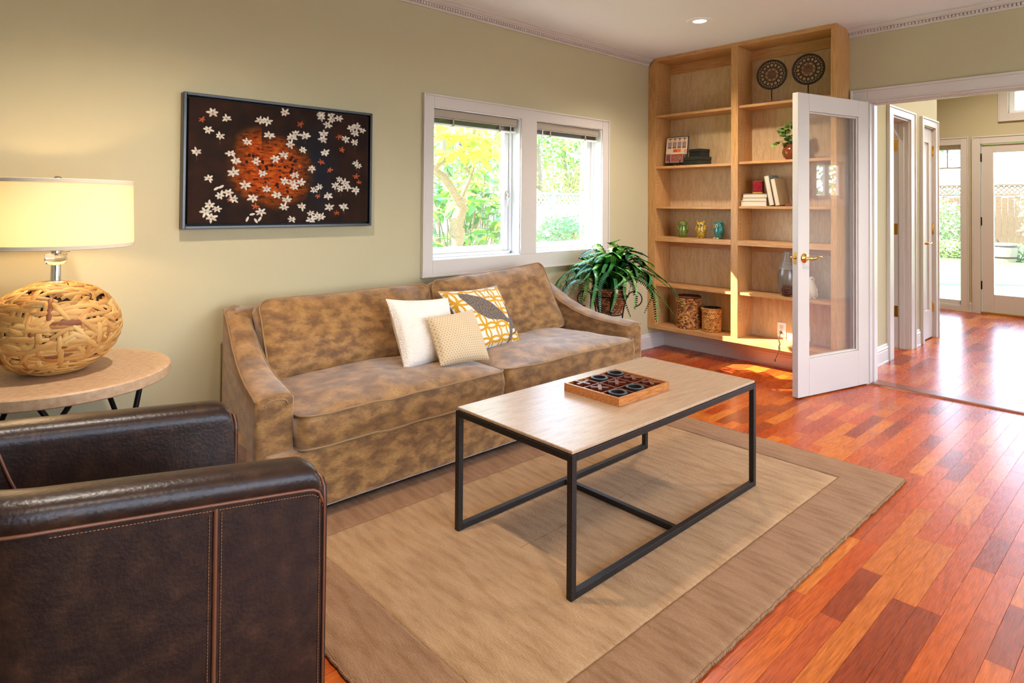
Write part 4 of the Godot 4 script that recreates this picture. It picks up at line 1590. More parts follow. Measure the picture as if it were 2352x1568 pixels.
func armchair() -> void:
	var o := thing("armchair", "dark brown leather tub chair with orange seams in the left foreground", "armchair")
	var zc := 1.5925
	var rc := 0.2825
	var xc := 0.16
	var xf := 0.672
	# stations along the centre line: near arm front, round the back, far arm front
	var st := []
	var n := 40
	for i in n + 1:
		var x := lerpf(xf, xc, i / float(n))
		st.append([Vector2(x, zc + rc), Vector2(0, 1), xf - x])
	for i in range(1, 40):
		var a := PI / 2 + PI * i / 40.0
		st.append([Vector2(xc + cos(a) * rc, zc + sin(a) * rc), Vector2(cos(a), sin(a)), xf - xc + 0.3])
	for i in n + 1:
		var x := lerpf(xc, xf, i / float(n))
		st.append([Vector2(x, zc - rc), Vector2(0, -1), xf - x])
	var outer := []
	var roll := []
	var inner := []
	var seam := []
	var dash := []
	for q in st:
		var c: Vector2 = q[0]
		var d: float = q[2]
		var f := clampf((xf - c.x) / 0.56, 0.0, 1.6)
		var yt := 0.664 + (0.083 if c.y > zc else 0.058) * f
		if d < 0.035:
			yt -= 0.035 * (1.0 - sqrt(maxf(0.0, 1.0 - pow(1.0 - d / 0.035, 2.0))))
		var pt := func(off: float, y: float) -> Vector3: return Vector3(c.x + q[1].x * off, y, c.y + q[1].y * off)
		outer.append([pt.call(0.054, 0.09), pt.call(0.056, 0.3), pt.call(0.056, 0.5), pt.call(0.0555, yt - 0.052)])
		var row := []
		for k in [[0.0555, -0.052], [0.0575, -0.044], [0.0585, -0.034], [0.056, -0.02], [0.047, -0.008], [0.03, -0.0015], [0.01, 0.0], [-0.01, -0.0005], [-0.03, -0.004], [-0.045, -0.012], [-0.054, -0.025], [-0.057, -0.04], [-0.057, -0.06]]:
			row.append(pt.call(k[0], yt + k[1]))
		roll.append(row)
		var wob := 0.006 * sin(c.x * 14.0)
		inner.append([pt.call(-0.057, yt - 0.06), pt.call(-0.06, yt - 0.12), pt.call(-0.062 - wob, 0.46), pt.call(-0.055, 0.34), pt.call(-0.054, 0.2)])
		seam.append(pt.call(0.0575, yt - 0.053))
		dash.append(pt.call(0.0575, yt - 0.064))
	part("outer_panel", MB.new().grid(outer, false, false, true), M.leather, o)
	part("arm_roll", MB.new().grid(roll, false, false, true), M.leather, o)
	part("inner_panel", MB.new().grid(inner, false, false, true), M.leather, o)
	var mb := MB.new()
	mb.tube(seam, 0.0038, 6)
	part("seam_welt", mb, M.welt_leather, o)
	# front ends of the two arms
	for s in [-1.0, 1.0]:
		mb = MB.new()
		var z0: float = zc + s * rc
		mb.tr = Transform3D(Basis(Vector3.BACK, Vector3.UP, Vector3.LEFT), Vector3(xf, 0, z0))
		mb.prism(v2([-0.055, 0.09, 0.055, 0.09, 0.057, 0.4, 0.0575, 0.585, 0.055, 0.612, 0.04, 0.628, 0.0, 0.632, -0.04, 0.628, -0.055, 0.612, -0.0575, 0.585, -0.057, 0.4]), -0.008, 0.004)
		var e := part("arm_front", mb, M.leather, o)
		mb = MB.new()
		var path := []
		for k in [[0.0575, 0.09], [0.0585, 0.4], [0.0585, 0.585], [0.055, 0.613], [0.04, 0.63], [0.0, 0.634], [-0.04, 0.63], [-0.055, 0.613], [-0.0585, 0.585], [-0.0585, 0.4], [-0.0575, 0.09]]:
			path.append(Vector3(xf + 0.001, k[1], z0 + k[0]))
		mb.tube(path, 0.0035, 6)
		part("seam_welt", mb, M.welt_leather, e)
	# upright seam on the near outside and stitching
	var zo := zc + rc + 0.0565
	mb = MB.new()
	mb.tube([Vector3(0.437, 0.09, zo), Vector3(0.437, 0.35, zo + 0.001), Vector3(0.437, 0.637, zo)], 0.005, 6)
	part("side_seam", mb, M.welt_leather, o)
	mb = MB.new()
	mb.tube([Vector3(0.437, 0.09, zc - rc - 0.0565), Vector3(0.437, 0.6, zc - rc - 0.0565)], 0.005, 6)
	part("side_seam", mb, M.welt_leather, o)
	mb = MB.new()
	var zi := zc - rc + 0.058
	mb.tube([Vector3(0.125, 0.675, zi), Vector3(0.15, 0.6, zi + 0.004), Vector3(0.19, 0.5, zi + 0.006), Vector3(0.22, 0.36, zi)], 0.004, 6)
	part("inner_seam", mb, M.welt_leather, o)
	mb = MB.new()
	var run := 0.0
	for i in 41:
		for k in 2:
			if i < 40:
				var p: Vector3 = dash[i].lerp(dash[i + 1], k * 0.5)
				var q: Vector3 = dash[i].lerp(dash[i + 1], k * 0.5 + 0.32)
				mb.tube([p, q], 0.0008, 4)
	for x in [0.425, 0.449, 0.662]:
		var y := 0.1
		while y < 0.625:
			mb.tube([Vector3(x, y, zo + 0.0012), Vector3(x, y + 0.0045, zo + 0.0012)], 0.0008, 4)
			y += 0.0068
	stuff(part("stitching", mb, M.stitch, o))
	mb = MB.new()
	puff(mb, [Vector3(0.12, 0.36, zc + 0.22), Vector3(0.70, 0.36, zc + 0.22), Vector3(0.70, 0.36, zc - 0.22), Vector3(0.12, 0.36, zc - 0.22)], 0.06, 0.03, 0.0, 0.05, 77)
	part("seat_cushion", mb, M.leather, o)
	mb = MB.new()
	mb.box(Vector3(0.0, 0.09, zc - 0.25), Vector3(0.68, 0.3, zc + 0.25), 0.01)
	part("seat_base", mb, M.leather, o)
	for x in [0.05, 0.62]:
		for s in [-1.0, 1.0]:
			mb = MB.new()
			mb.lathe([Vector2(0, 0), Vector2(0.018, 0), Vector2(0.018, 0), Vector2(0.026, 0.09), Vector2(0.026, 0.09), Vector2(0, 0.09)], 12, Vector3(x, 0.0165 if (x > 0.8) else 0.0, zc + s * 0.24))
			part("foot", mb, M.plinth, o)


func end_table() -> void:
	var c := Vector3(0.362, 0, 0.41)
	var o := thing("end_table", "round stone-topped end table on crossed iron legs beside the sofa", "end table", c)
	var mb := MB.new()
	var r := 0.37
	mb.lathe([Vector2(0, 0.588), Vector2(r - 0.004, 0.588), Vector2(r - 0.004, 0.588), Vector2(r, 0.592), Vector2(r, 0.592), Vector2(r, 0.625), Vector2(r, 0.625), Vector2(r - 0.005, 0.63), Vector2(r - 0.005, 0.63), Vector2(0, 0.63)], 72)
	part("stone_top", mb, M.limestone, o)
	for k in 3:
		var a := TAU * k / 3.0 + 0.62
		for s in [-1.0, 1.0]:
			var side := Vector3(-sin(a), 0, cos(a))
			var d := Vector3(cos(a), 0, sin(a))
			var top: Vector3 = d * 0.24 + side * 0.14 * s + Vector3(0, 0.588, 0)
			var foot: Vector3 = d * 0.26 - side * 0.2 * s + Vector3(0, 0.006, 0)
			mb = MB.new()
			mb.tube([top, foot], 0.0105, 4)
			part("leg", mb, M.black_iron, o)
	mb = MB.new()
	var ring := []
	for k in 36:
		ring.append(Vector3(cos(TAU * k / 36) * 0.24, 0.578, sin(TAU * k / 36) * 0.24))
	mb.tube(ring, 0.008, 6, true)
	part("ring", mb, M.black_iron, o)


func table_lamp() -> void:
	var o := thing("table_lamp", "lit table lamp with a cream drum shade and a woven ball base", "lamp", Vector3(0.35, 0.63, 0.41))
	var mb := MB.new()
	var A := 0.208
	var B := 0.167
	var yc := 0.164
	mb.ball(Vector3(0, yc, 0), Vector3(A - 0.012, B - 0.010, A - 0.012), 40, 24)
	var core := part("core", mb, M.reed_core, o)
	# reeds laid over and under each other
	var under := [MB.new(), MB.new()]
	var shown := 0
	var view := Vector3(-0.12, 0.2, 0.97)
	for i in 980:
		var d := Vector3(rng.randfn(), rng.randfn(), rng.randfn()).normalized()
		if i % 5 == 0:
			d = Vector3(rng.randfn(), rng.randfn() * 0.35, rng.randfn()).normalized()
		var lat := absf(d.y)
		var tang := d.cross(Vector3.UP).normalized()
		if tang.length() < 0.1:
			tang = Vector3.RIGHT
		var along: Vector3
		var pick := rng.randf()
		if pick < 0.42:
			along = tang
		elif pick < 0.6:
			along = d.cross(tang).normalized()
		else:
			along = (tang + d.cross(tang) * rng.randf_range(-1.6, 1.6)).normalized()
		var span := rng.randf_range(0.34, 0.8)
		var w := rng.randf_range(0.0072, 0.0105)
		var lift := rng.randf_range(0.0, 0.006)
		var rows := []
		var axis := d.cross(along).normalized()
		for k in 9:
			var f := k / 8.0
			var q := d.rotated(axis, (f - 0.5) * span)
			var g := along.rotated(axis, (f - 0.5) * span)
			var side := g.cross(q).normalized()
			var base := Vector3(q.x * A, q.y * B, q.z * A)
			var nn := Vector3(q.x / A, q.y / B, q.z / A).normalized()
			var up := -0.008 + (0.0075 + lift) * pow(sin(PI * f), 0.45)
			var row := []
			for j in 7:
				var an := PI * j / 6.0
				var p: Vector3 = base + nn * (up + sin(an) * 0.0032) + side * cos(an) * w * (0.75 + 0.25 * sin(PI * f))
				p.y = maxf(p.y + yc, 0.0005)
				row.append(p)
			rows.append(row)
		if d.dot(view) < 0.12 or shown >= 298:
			under[i % 2].grid(rows)
			continue
		shown += 1
		mb = MB.new()
		mb.grid(rows)
		var tone := rng.randi() % 14
		part("reed", mb, M["reed%d" % [0, 1, 2, 0, 1, 5, 2, 0, 3, 5, 1, 2, 0, 4][tone]], o)
	for k in 2:
		stuff(part("reed_layer", under[k], M["reed%d" % k], o))
	# chrome cap, neck
	mb = MB.new()
	var h0 := yc + B - 0.012
	mb.lathe([Vector2(0.088, h0 - 0.022), Vector2(0.084, h0 - 0.012), Vector2(0.07, h0 + 0.002), Vector2(0.045, h0 + 0.013), Vector2(0.018, h0 + 0.019), Vector2(0.0, h0 + 0.02)], 40)
	part("cap", mb, M.chrome, o)
	mb = MB.new()
	mb.lathe([Vector2(0.017, h0 + 0.012), Vector2(0.017, h0 + 0.016), Vector2(0.0165, h0 + 0.075), Vector2(0.0165, h0 + 0.075), Vector2(0, h0 + 0.075)], 24)
	part("neck", mb, M.chrome, o)
	mb = MB.new()
	mb.lathe([Vector2(0.012, h0 + 0.075), Vector2(0.03, h0 + 0.08), Vector2(0.036, h0 + 0.095), Vector2(0.033, h0 + 0.103), Vector2(0.036, h0 + 0.112), Vector2(0.03, h0 + 0.118), Vector2(0.014, h0 + 0.12), Vector2(0.0, h0 + 0.12)], 10)
	part("socket_ring", mb, M.clear_plastic, o)
	mb = MB.new()
	mb.lathe([Vector2(0.016, h0 + 0.11), Vector2(0.016, h0 + 0.165), Vector2(0.016, h0 + 0.165), Vector2(0, h0 + 0.165)], 20)
	mb.tube([Vector3(0.014, h0 + 0.124, 0.006), Vector3(0.04, h0 + 0.126, 0.014)], 0.0028, 6)
	part("socket", mb, M.steel, o)
	# bulb and its light
	var yb := h0 + 0.215
	mb = MB.new()
	mb.lathe([Vector2(0.013, yb - 0.05), Vector2(0.016, yb - 0.035), Vector2(0.028, yb - 0.01), Vector2(0.03, yb + 0.005), Vector2(0.024, yb + 0.022), Vector2(0.012, yb + 0.032), Vector2(0, yb + 0.034)], 20)
	part("bulb", mb, M.bulb, o)
	var lamp := OmniLight3D.new()
	lamp.name = "bulb_glow"
	lamp.light_color = hexc("ffdcaa")
	lamp.light_energy = LAMP
	lamp.light_size = 0.03
	lamp.omni_range = 12.0
	lamp.omni_attenuation = 2.0
	lamp.shadow_enabled = true
	lamp.position = Vector3(0, yb, 0)
	o.add_child(lamp)
	# drum shade, open at both ends, on a spider with finial
	var r1 := 0.243
	var r0 := 0.249
	var ys0 := 0.464
	var ys1 := 0.708
	mb = MB.new()
	mb.lathe([Vector2(r0, ys0), Vector2(r1, ys1)], 96)
	var sh := part("shade", mb, M.shade_cloth, o)
	mb = MB.new()
	for q in [[r0, ys0, 0.012], [r1, ys1 - 0.012, 0.012]]:
		mb.lathe([Vector2(q[0] + 0.0016, q[1]), Vector2(q[0] + 0.0018, q[1] + q[2])], 96)
		mb.lathe([Vector2(q[0] - 0.0016, q[1] + q[2]), Vector2(q[0] - 0.0018, q[1])], 96)
		var e: float = q[1] if q[1] < 0.5 else q[1] + q[2]
		var ring := []
		for k in 72:
			ring.append(Vector3(cos(TAU * k / 72) * q[0], e, sin(TAU * k / 72) * q[0]))
		mb.tube(ring, 0.002, 6, true)
	part("shade_trim", mb, M.shade_trim, sh)
	mb = MB.new()
	for k in 3:
		var a := TAU * k / 3.0
		mb.tube([Vector3(0, ys1 - 0.03, 0), Vector3(cos(a) * (r1 - 0.002), ys1 - 0.012, sin(a) * (r1 - 0.002))], 0.002, 5)
	for s in [-1.0, 1.0]:
		mb.tube(spline([Vector3(s * 0.017, h0 + 0.15, 0), Vector3(s * 0.05, yb - 0.02, 0), Vector3(s * 0.05, yb + 0.04, 0), Vector3(0, ys1 - 0.03, 0)], 5), 0.002, 5)
	part("harp", mb, M.steel, o)
	mb = MB.new()
	mb.lathe([Vector2(0.004, ys1 - 0.03), Vector2(0.004, ys1 - 0.004), Vector2(0.012, ys1), Vector2(0.0165, ys1 + 0.005), Vector2(0.016, ys1 + 0.01), Vector2(0.009, ys1 + 0.016), Vector2(0, ys1 + 0.017)], 20)
	part("finial", mb, M.chrome, o)


# ---------------------------------------------------------------- things on walls and shelves
func disc(im: Image, cx: float, cy: float, rx: float, ry: float, turn: float, col: Color) -> void:
	var r := int(maxf(rx, ry)) + 1
	var cs := cos(turn)
	var sn := sin(turn)
	for y in range(maxi(0, int(cy) - r), mini(im.get_height(), int(cy) + r + 1)):
		for x in range(maxi(0, int(cx) - r), mini(im.get_width(), int(cx) + r + 1)):
			var dx := x - cx
			var dy := y - cy
			var a := (dx * cs + dy * sn) / rx
			var b := (-dx * sn + dy * cs) / ry
			if a * a + b * b <= 1.0:
				im.set_pixel(x, y, col)


func blossom(im: Image, u: float, v: float, white: bool) -> void:
	var w := im.get_width()
	var h := im.get_height()
	var n := 6 if white else 5
	var a0 := rng.randf() * TAU
	var s := rng.randf_range(0.85, 1.15) * (1.0 if white else 0.75)
	for k in n:
		var a := a0 + TAU * k / n + rng.randf_range(-0.2, 0.2)
		var len := rng.randf_range(8.5, 13.0) * s
		var col := Color(0.80, 0.77, 0.70).lerp(Color(0.68, 0.63, 0.56), rng.randf()) if white else Color(0.66, 0.30, 0.12).lerp(Color(0.5, 0.2, 0.08), rng.randf())
		disc(im, u * w + cos(a) * len, v * h + sin(a) * len * 0.72, len, 4.6 * s, atan2(sin(a) * 0.72, cos(a)), col)
		disc(im, u * w + cos(a) * len * 1.2, v * h + sin(a) * len * 0.85, len * 0.5, 1.2, atan2(sin(a) * 0.72, cos(a)), col.lightened(0.15))
	disc(im, u * w, v * h, 3.6, 3.0, 0, Color(0.62, 0.36, 0.2))
	if white and rng.randf() < 0.4:
		disc(im, u * w + 2, v * h + 26, 0.8, 10, 0, Color(0.42, 0.38, 0.33))


func canvas_print() -> Image:
	var w := 800
	var h := 500
	var im := Image.create(w, h, false, Image.FORMAT_RGB8)
	var a := FastNoiseLite.new()
	a.seed = 4
	a.frequency = 0.008
	a.fractal_octaves = 5
	var b := FastNoiseLite.new()
	b.seed = 9
	b.frequency = 0.03
	b.fractal_octaves = 3
	for y in h:
		for x in w:
			var u := x / float(w)
			var v := y / float(h)
			var n := a.get_noise_2d(x, y)
			var s := b.get_noise_2d(x * 0.7, y * 2.2)
			var c := Color(0.135, 0.085, 0.06).lerp(Color(0.22, 0.12, 0.07), clampf(n * 0.8 + 0.35, 0, 1))
			# bluish patch right of the middle
			var db := Vector2((u - 0.66) / 0.16, (v - 0.5) / 0.45).length()
			c = c.lerp(Color(0.10, 0.12, 0.16), clampf(1.1 - db + n * 0.4, 0, 0.85))
			# the warm mound
			var dm := Vector2((u - 0.415) / 0.235, (v - 0.565) / 0.31).length()
			if u < 0.36 and v < 0.5:
				dm = minf(dm, Vector2((u - 0.38) / 0.17, (v - 0.38) / 0.2).length())
			var e := dm + n * 0.18
			if e < 1.08:
				var t := clampf((1.08 - e) / 0.6, 0.0, 1.0)
				var warm := Color(0.27, 0.15, 0.04).lerp(Color(0.62, 0.23, 0.04), t)
				if s > 0.25:
					warm = warm.lerp(Color(0.74, 0.42, 0.10), 0.6 * t)
				elif s < -0.32:
					warm = warm.lerp(Color(0.2, 0.08, 0.04), 0.8)
				c = c.lerp(warm, clampf((1.08 - e) * 5.0, 0, 1))
			c = c * (0.94 + 0.06 * sin(x * 1.7) * sin(y * 1.7))
			im.set_pixel(x, y, c)
	for i in 26:
		var q := Vector2(rng.randf_range(0.27, 0.55), rng.randf_range(0.42, 0.78))
		disc(im, q.x * w, q.y * h, rng.randf_range(5, 9), rng.randf_range(5, 8), rng.randf() * 3, Color(0.16, 0.08, 0.06))
	for q in ORANGE_A + ORANGE_B:
		blossom(im, (q / 1000) / 1000.0, (q % 1000) / 1000.0, false)
	for q in WHITE_A + WHITE_B + WHITE_C + WHITE_D + WHITE_E + WHITE_F:
		blossom(im, (q / 1000) / 1000.0, (q % 1000) / 1000.0, true)
	for q in [Vector2(0.29, 0.965), Vector2(0.315, 0.925), Vector2(0.355, 0.965), Vector2(0.335, 0.98), Vector2(0.134, 0.715), Vector2(0.157, 0.70), Vector2(0.16, 0.75)]:
		disc(im, q.x * w, q.y * h, 12, 5, rng.randf() * 3, Color(0.78, 0.74, 0.67))
	return im


const WHITE_A := [110102, 178139, 91242, 146286, 36428, 349132, 389131, 483041, 695049, 755020, 803038, 760063, 735111]
const WHITE_B := [885120, 920101, 959131, 910162, 400248, 284319, 545216, 524251, 600229, 713196, 708247, 516313, 589354]
const WHITE_C := [849229, 909252, 721366, 202425, 227483, 332478, 434447, 483410, 643517, 216579, 367576, 98635, 547581]
const WHITE_D := [488641, 580645, 544683, 535651, 276681, 390710, 192746, 151774, 219799, 917449, 934471, 447759, 318788]
const WHITE_E := [501802, 485862, 587856, 658709, 690679, 813605, 788662, 847635, 864674, 820690, 919702, 742760, 753864]
const WHITE_F := [842857, 103849, 139879, 84904, 110947, 361904, 532970, 639918, 680938, 702952, 642980, 695010]
const ORANGE_A := [61165, 574128, 808209, 826330, 699455, 752524, 566505]
const ORANGE_B := [681764, 796916, 333859, 921572, 939627, 403660, 200806]


func painting() -> void:
	var o := thing("framed_painting", "dark painting of white blossoms over an orange mound in a black floating frame", "painting")
	var x0 := 0.876
	var x1 := 1.886
	var y0 := 1.134
	var y1 := 1.786
	for q in [[x0, x0 + 0.014, y0, y1], [x1 - 0.014, x1, y0, y1], [x0 + 0.014, x1 - 0.014, y0, y0 + 0.014], [x0 + 0.014, x1 - 0.014, y1 - 0.014, y1]]:
		part("frame_bar", MB.new().box(Vector3(q[0], q[2], 0.002), Vector3(q[1], q[3], 0.05), 0.002), M.frame_black, o)
	part("backing", MB.new().box(Vector3(x0 + 0.01, y0 + 0.01, 0.001), Vector3(x1 - 0.01, y1 - 0.01, 0.014), 0), M.plinth, o)
	var mb := MB.new()
	var g := 0.024
	mb.box(Vector3(x0 + g, y0 + g, 0.012), Vector3(x1 - g, y1 - g, 0.0439), 0.002)
	var c := part("canvas", mb, M.plinth, o)
	mb = MB.new()
	mb.quad(Vector3(x0 + g, y0 + g, 0.0445), Vector3(x1 - g, y0 + g, 0.0445), Vector3(x1 - g, y1 - g, 0.0445), Vector3(x0 + g, y1 - g, 0.0445))
	part("picture", mb, mk("canvas_print", Color.WHITE, 0.6, {"spec": 0.2, "tex": ImageTexture.create_from_image(canvas_print()), "bump": ntex(99, 0.3, 2), "relief": 0.05, "uv": Vector3.ONE}), c)


# every thing on the shelves stands with its front towards -x
func medallion(label: String, y: float, z: float, turn: float) -> void:
	var o := thing("carved_medallion", label, "ornament", Vector3(XB + 0.1, y, z), turn, "carved medallions on the top shelf")
	var mb := MB.new()
	mb.box(Vector3(-0.035, 0, -0.068), Vector3(0.035, 0.018, 0.068), 0.003)
	part("base", mb, M.stand_wood, o)
	mb = MB.new()
	mb.tube([Vector3(0, 0.016, 0), Vector3(0, 0.11, 0)], 0.0042, 8)
	part("rod", mb, M.black_iron, o)
	var cy := 0.225
	var face := func(u: float, v: float, d: float) -> Vector3: return Vector3(-d, cy + v, u)
	mb = MB.new()
	var ring := func(to: MB, r: float, w: float, u0: float, v0: float) -> void:
		var p := []
		for k in 28:
			p.append(face.call(u0 + cos(TAU * k / 28) * r, v0 + sin(TAU * k / 28) * r, 0.0))
		to.tube(p, w, 6, true, 1.0, Vector3.RIGHT)
	ring.call(mb, 0.112, 0.0062, 0.0, 0.0)
	ring.call(mb, 0.105, 0.004, 0.0, 0.0)
	part("rim", mb, M.carved, o)
	mb = MB.new()
	for k in 16:
		var a := TAU * k / 16.0
		ring.call(mb, 0.0155, 0.0042, cos(a) * 0.074, sin(a) * 0.074)
		ring.call(mb, 0.0095, 0.0035, cos(a + 0.196) * 0.094, sin(a + 0.196) * 0.094)
	part("pierced_rings", mb, M.carved, o)
	mb = MB.new()
	ring.call(mb, 0.053, 0.0045, 0.0, 0.0)
	for k in 8:
		var a := TAU * k / 8.0
		mb.tube([face.call(cos(a) * 0.034, sin(a) * 0.034, 0), face.call(cos(a) * 0.052, sin(a) * 0.052, 0)], 0.004, 6)
	part("inner_ring", mb, M.carved_light, o)
	mb = MB.new()
	for k in 8:
		var a := TAU * k / 8.0 + 0.2
		mb.ball(face.call(cos(a) * 0.026, sin(a) * 0.026, 0.001), Vector3(0.006, 0.0125, 0.0125), 10, 6)
	mb.ball(face.call(0, 0, 0.004), Vector3(0.008, 0.014, 0.014), 12, 8)
	part("flower", mb, M.carved_light, o)


func tile_print() -> Image:
	var im := Image.create(128, 160, false, Image.FORMAT_RGB8)
	im.fill(Color(0.86, 0.74, 0.6))
	im.fill_rect(Rect2i(0, 0, 128, 12), Color(0.72, 0.62, 0.55))
	for k in 4:
		var x := 10 + k * 29
		disc(im, x + 11, 10, 7, 4, 0, Color(0.3, 0.24, 0.22))
		im.fill_rect(Rect2i(x, 30, 22, 40), Color(0.45, 0.36, 0.36))
		for j in 4:
			im.fill_rect(Rect2i(x + 2 + j * 5, 32, 3, 28), Color(0.66, 0.58, 0.54))
		for j in 16:
			im.fill_rect(Rect2i(x + rng.randi() % 20, 60 + rng.randi() % 9, 3, 3), Color(0.55, 0.22 + rng.randf() * 0.2, 0.14))
		disc(im, x + 11, 20, 6, 4, 0, Color(0.78, 0.5, 0.32))
	im.fill_rect(Rect2i(44, 76, 46, 18), Color(0.78, 0.30, 0.14))
	im.fill_rect(Rect2i(66, 79, 22, 12), Color(0.85, 0.45, 0.14))
	disc(im, 120, 90, 11, 11, 0, Color(0.68, 0.5, 0.42))
	disc(im, 120, 90, 8, 8, 0, Color(0.85, 0.6, 0.55))
	im.fill_rect(Rect2i(0, 106, 128, 54), Color(0.62, 0.46, 0.42))
	im.fill_rect(Rect2i(0, 104, 30, 6), Color(0.4, 0.38, 0.4))
	im.fill_rect(Rect2i(6, 112, 22, 36), Color(0.45, 0.22, 0.18))
	im.fill_rect(Rect2i(36, 108, 66, 44), Color(0.72, 0.22, 0.16))
	im.fill_rect(Rect2i(43, 112, 52, 36), Color(0.42, 0.34, 0.28))
	for j in 60:
		im.fill_rect(Rect2i(44 + rng.randi() % 48, 114 + rng.randi() % 32, 4, 3), Color(0.5 + rng.randf() * 0.4, 0.2 + rng.randf() * 0.5, 0.2 + rng.randf() * 0.2))
	im.fill_rect(Rect2i(107, 110, 21, 50), Color(0.24, 0.24, 0.18))
	im.fill_rect(Rect2i(115, 110, 2, 40), Color(0.75, 0.65, 0.5))
	return im


func owl(label: String, z: float, m: Material, spots: Material, turn: float, tall: float, cap: int) -> void:
	var o := thing("ceramic_owl", label, "figurine", Vector3(XB + 0.065, 0.994, z), turn, "ceramic owls on the middle shelf")
	var mb := MB.new()
	var h := 0.142 * tall
	mb.lathe([Vector2(0, 0.004), Vector2(0.028, 0.004), Vector2(0.035, 0.02), Vector2(0.04, 0.05), Vector2(0.0405, 0.07), Vector2(0.037, 0.088), Vector2(0.038, 0.105), Vector2(0.0395, 0.122), Vector2(0.034, h - 0.008), Vector2(0.018, h - 0.003), Vector2(0, h - 0.004)], 28, Vector3.ZERO, 0.92)
	var body := part("body", mb, m, o)
	mb = MB.new()
	for s in [-1.0, 1.0]:
		if cap > 0:
			mb.ball(Vector3(-0.012, h - 0.006, s * 0.03), Vector3(0.009, 0.014, 0.008), 8, 6)
		mb.ball(Vector3(-0.002, 0.075, s * 0.0375), Vector3(0.022, 0.036, 0.01), 12, 8)
	part("wing", mb, m, o)
	mb = MB.new()
	for s in [-1.0, 1.0]:
		for k in 3:
			mb.ball(Vector3(-0.034, 0.006, s * 0.017 + (k - 1) * 0.006), Vector3(0.012, 0.0062, 0.0042), 8, 6)
	part("foot", mb, m if cap != 2 else spots, o)
	mb = MB.new()
	for s in [-1.0, 1.0]:
		var p := []
		for k in 16:
			p.append(Vector3(-0.0375, 0.108 + sin(TAU * k / 16) * 0.0115, s * 0.0135 + cos(TAU * k / 16) * 0.0115))
		mb.tube(p, 0.0024, 6, true, 1.0, Vector3.RIGHT)
	mb.ball(Vector3(-0.039, 0.1, 0), Vector3(0.006, 0.008, 0.004), 8, 6)
	part("face_disc", mb, m if cap == 1 else spots, o)
	mb = MB.new()
	for s in [-1.0, 1.0]:
		mb.ball(Vector3(-0.0375, 0.108, s * 0.0135), Vector3(0.0035, 0.0045, 0.0045), 8, 6)
	part("eye", mb, M.glaze_dark, o)
	mb = MB.new()
	for r in 4:
		for k in 5:
			mb.ball(Vector3(-0.0372 + absf(k - 2) * 0.0035, 0.03 + r * 0.014, (k - 2 + (r % 2) * 0.5) * 0.0095), Vector3(0.0042, 0.006, 0.004), 6, 5)
	part("breast_scales", mb, m, o)


func basket(label: String, z: float, r: float, h: float, open: bool) -> void:
	var o := thing("woven_basket", label, "basket", Vector3(XB + 0.115, 0.2225, z), 0, "woven baskets on the bottom shelf")
	var mb := MB.new()
	if open:
		mb.lathe([Vector2(0, 0), Vector2(r * 0.88, 0), Vector2(r * 0.9, h * 0.5), Vector2(r * 0.9, h), Vector2(r * 0.82, h), Vector2(r * 0.82, 0.02), Vector2(0, 0.02)], 32)
	else:
		mb.lathe([Vector2(0, 0), Vector2(r * 0.9, 0), Vector2(r * 0.9, h), Vector2(0, h + 0.004)], 32)
	part("core", mb, M.wicker_core, o)
	var groups := [MB.new(), MB.new(), MB.new(), MB.new()]
	var y := 0.007
	var row := 0
	var step := 0.0122
	while y < h - 0.002:
		var lid := y > h * 0.8
		var rr := r * (1.0 if lid else 0.94)
		var n := int(TAU * rr / 0.0175)
		for k in n:
			var a := TAU * (k + (row % 2) * 0.5) / n
			var d := Vector3(cos(a), 0, sin(a))
			var t := Vector3(-sin(a), 0, cos(a))
			var tilt := 0.45 if row % 2 else -0.3
			var pick: int = [0, 1, 2, 0, 1, 3][rng.randi() % 6] if open == false else [0, 2, 2, 0, 1, 0][rng.randi() % 6]
			var g: MB = groups[pick]
			g.tr = Transform3D(Basis(d, Vector3.UP, t).rotated(d, tilt), d * rr * 0.955 + Vector3(0, y, 0))
			g.ball(Vector3.ZERO, Vector3(0.0062, 0.0058, 0.0105), 7, 5)
		y += step
		row += 1
	for k in 4:
		groups[k].tr = Transform3D()
		if groups[k].v.is_empty():
			continue
		stuff(part("woven_strands", groups[k], M["wicker%d" % k], o))
	if not open:
		mb = MB.new()
		for i in 5:
			var ring := []
			for k in 28:
				ring.append(Vector3(cos(TAU * k / 28) * r * (0.9 - i * 0.19), h + 0.004, sin(TAU * k / 28) * r * (0.9 - i * 0.19)))
			mb.tube(ring, 0.0065, 6, true)
		part("lid_coils", mb, M.wicker3, o)


func ivy_leaf(s: float) -> Mesh:
	var mb := MB.new()
	var pts := [Vector2(0, 0), Vector2(0.35, -0.18), Vector2(0.6, 0.05), Vector2(0.42, 0.3), Vector2(0.55, 0.62), Vector2(0.22, 0.58), Vector2(0, 1.05), Vector2(-0.22, 0.58), Vector2(-0.55, 0.62), Vector2(-0.42, 0.3), Vector2(-0.6, 0.05), Vector2(-0.35, -0.18)]
	for i in pts.size():
		var a: Vector2 = pts[i]
		var b: Vector2 = pts[(i + 1) % pts.size()]
		mb.tri3(Vector3(0, 0.02, 0.32) * s, Vector3(a.x, -absf(a.x) * 0.25, a.y) * s, Vector3(b.x, -absf(b.x) * 0.25, b.y) * s)
	return mb.done()


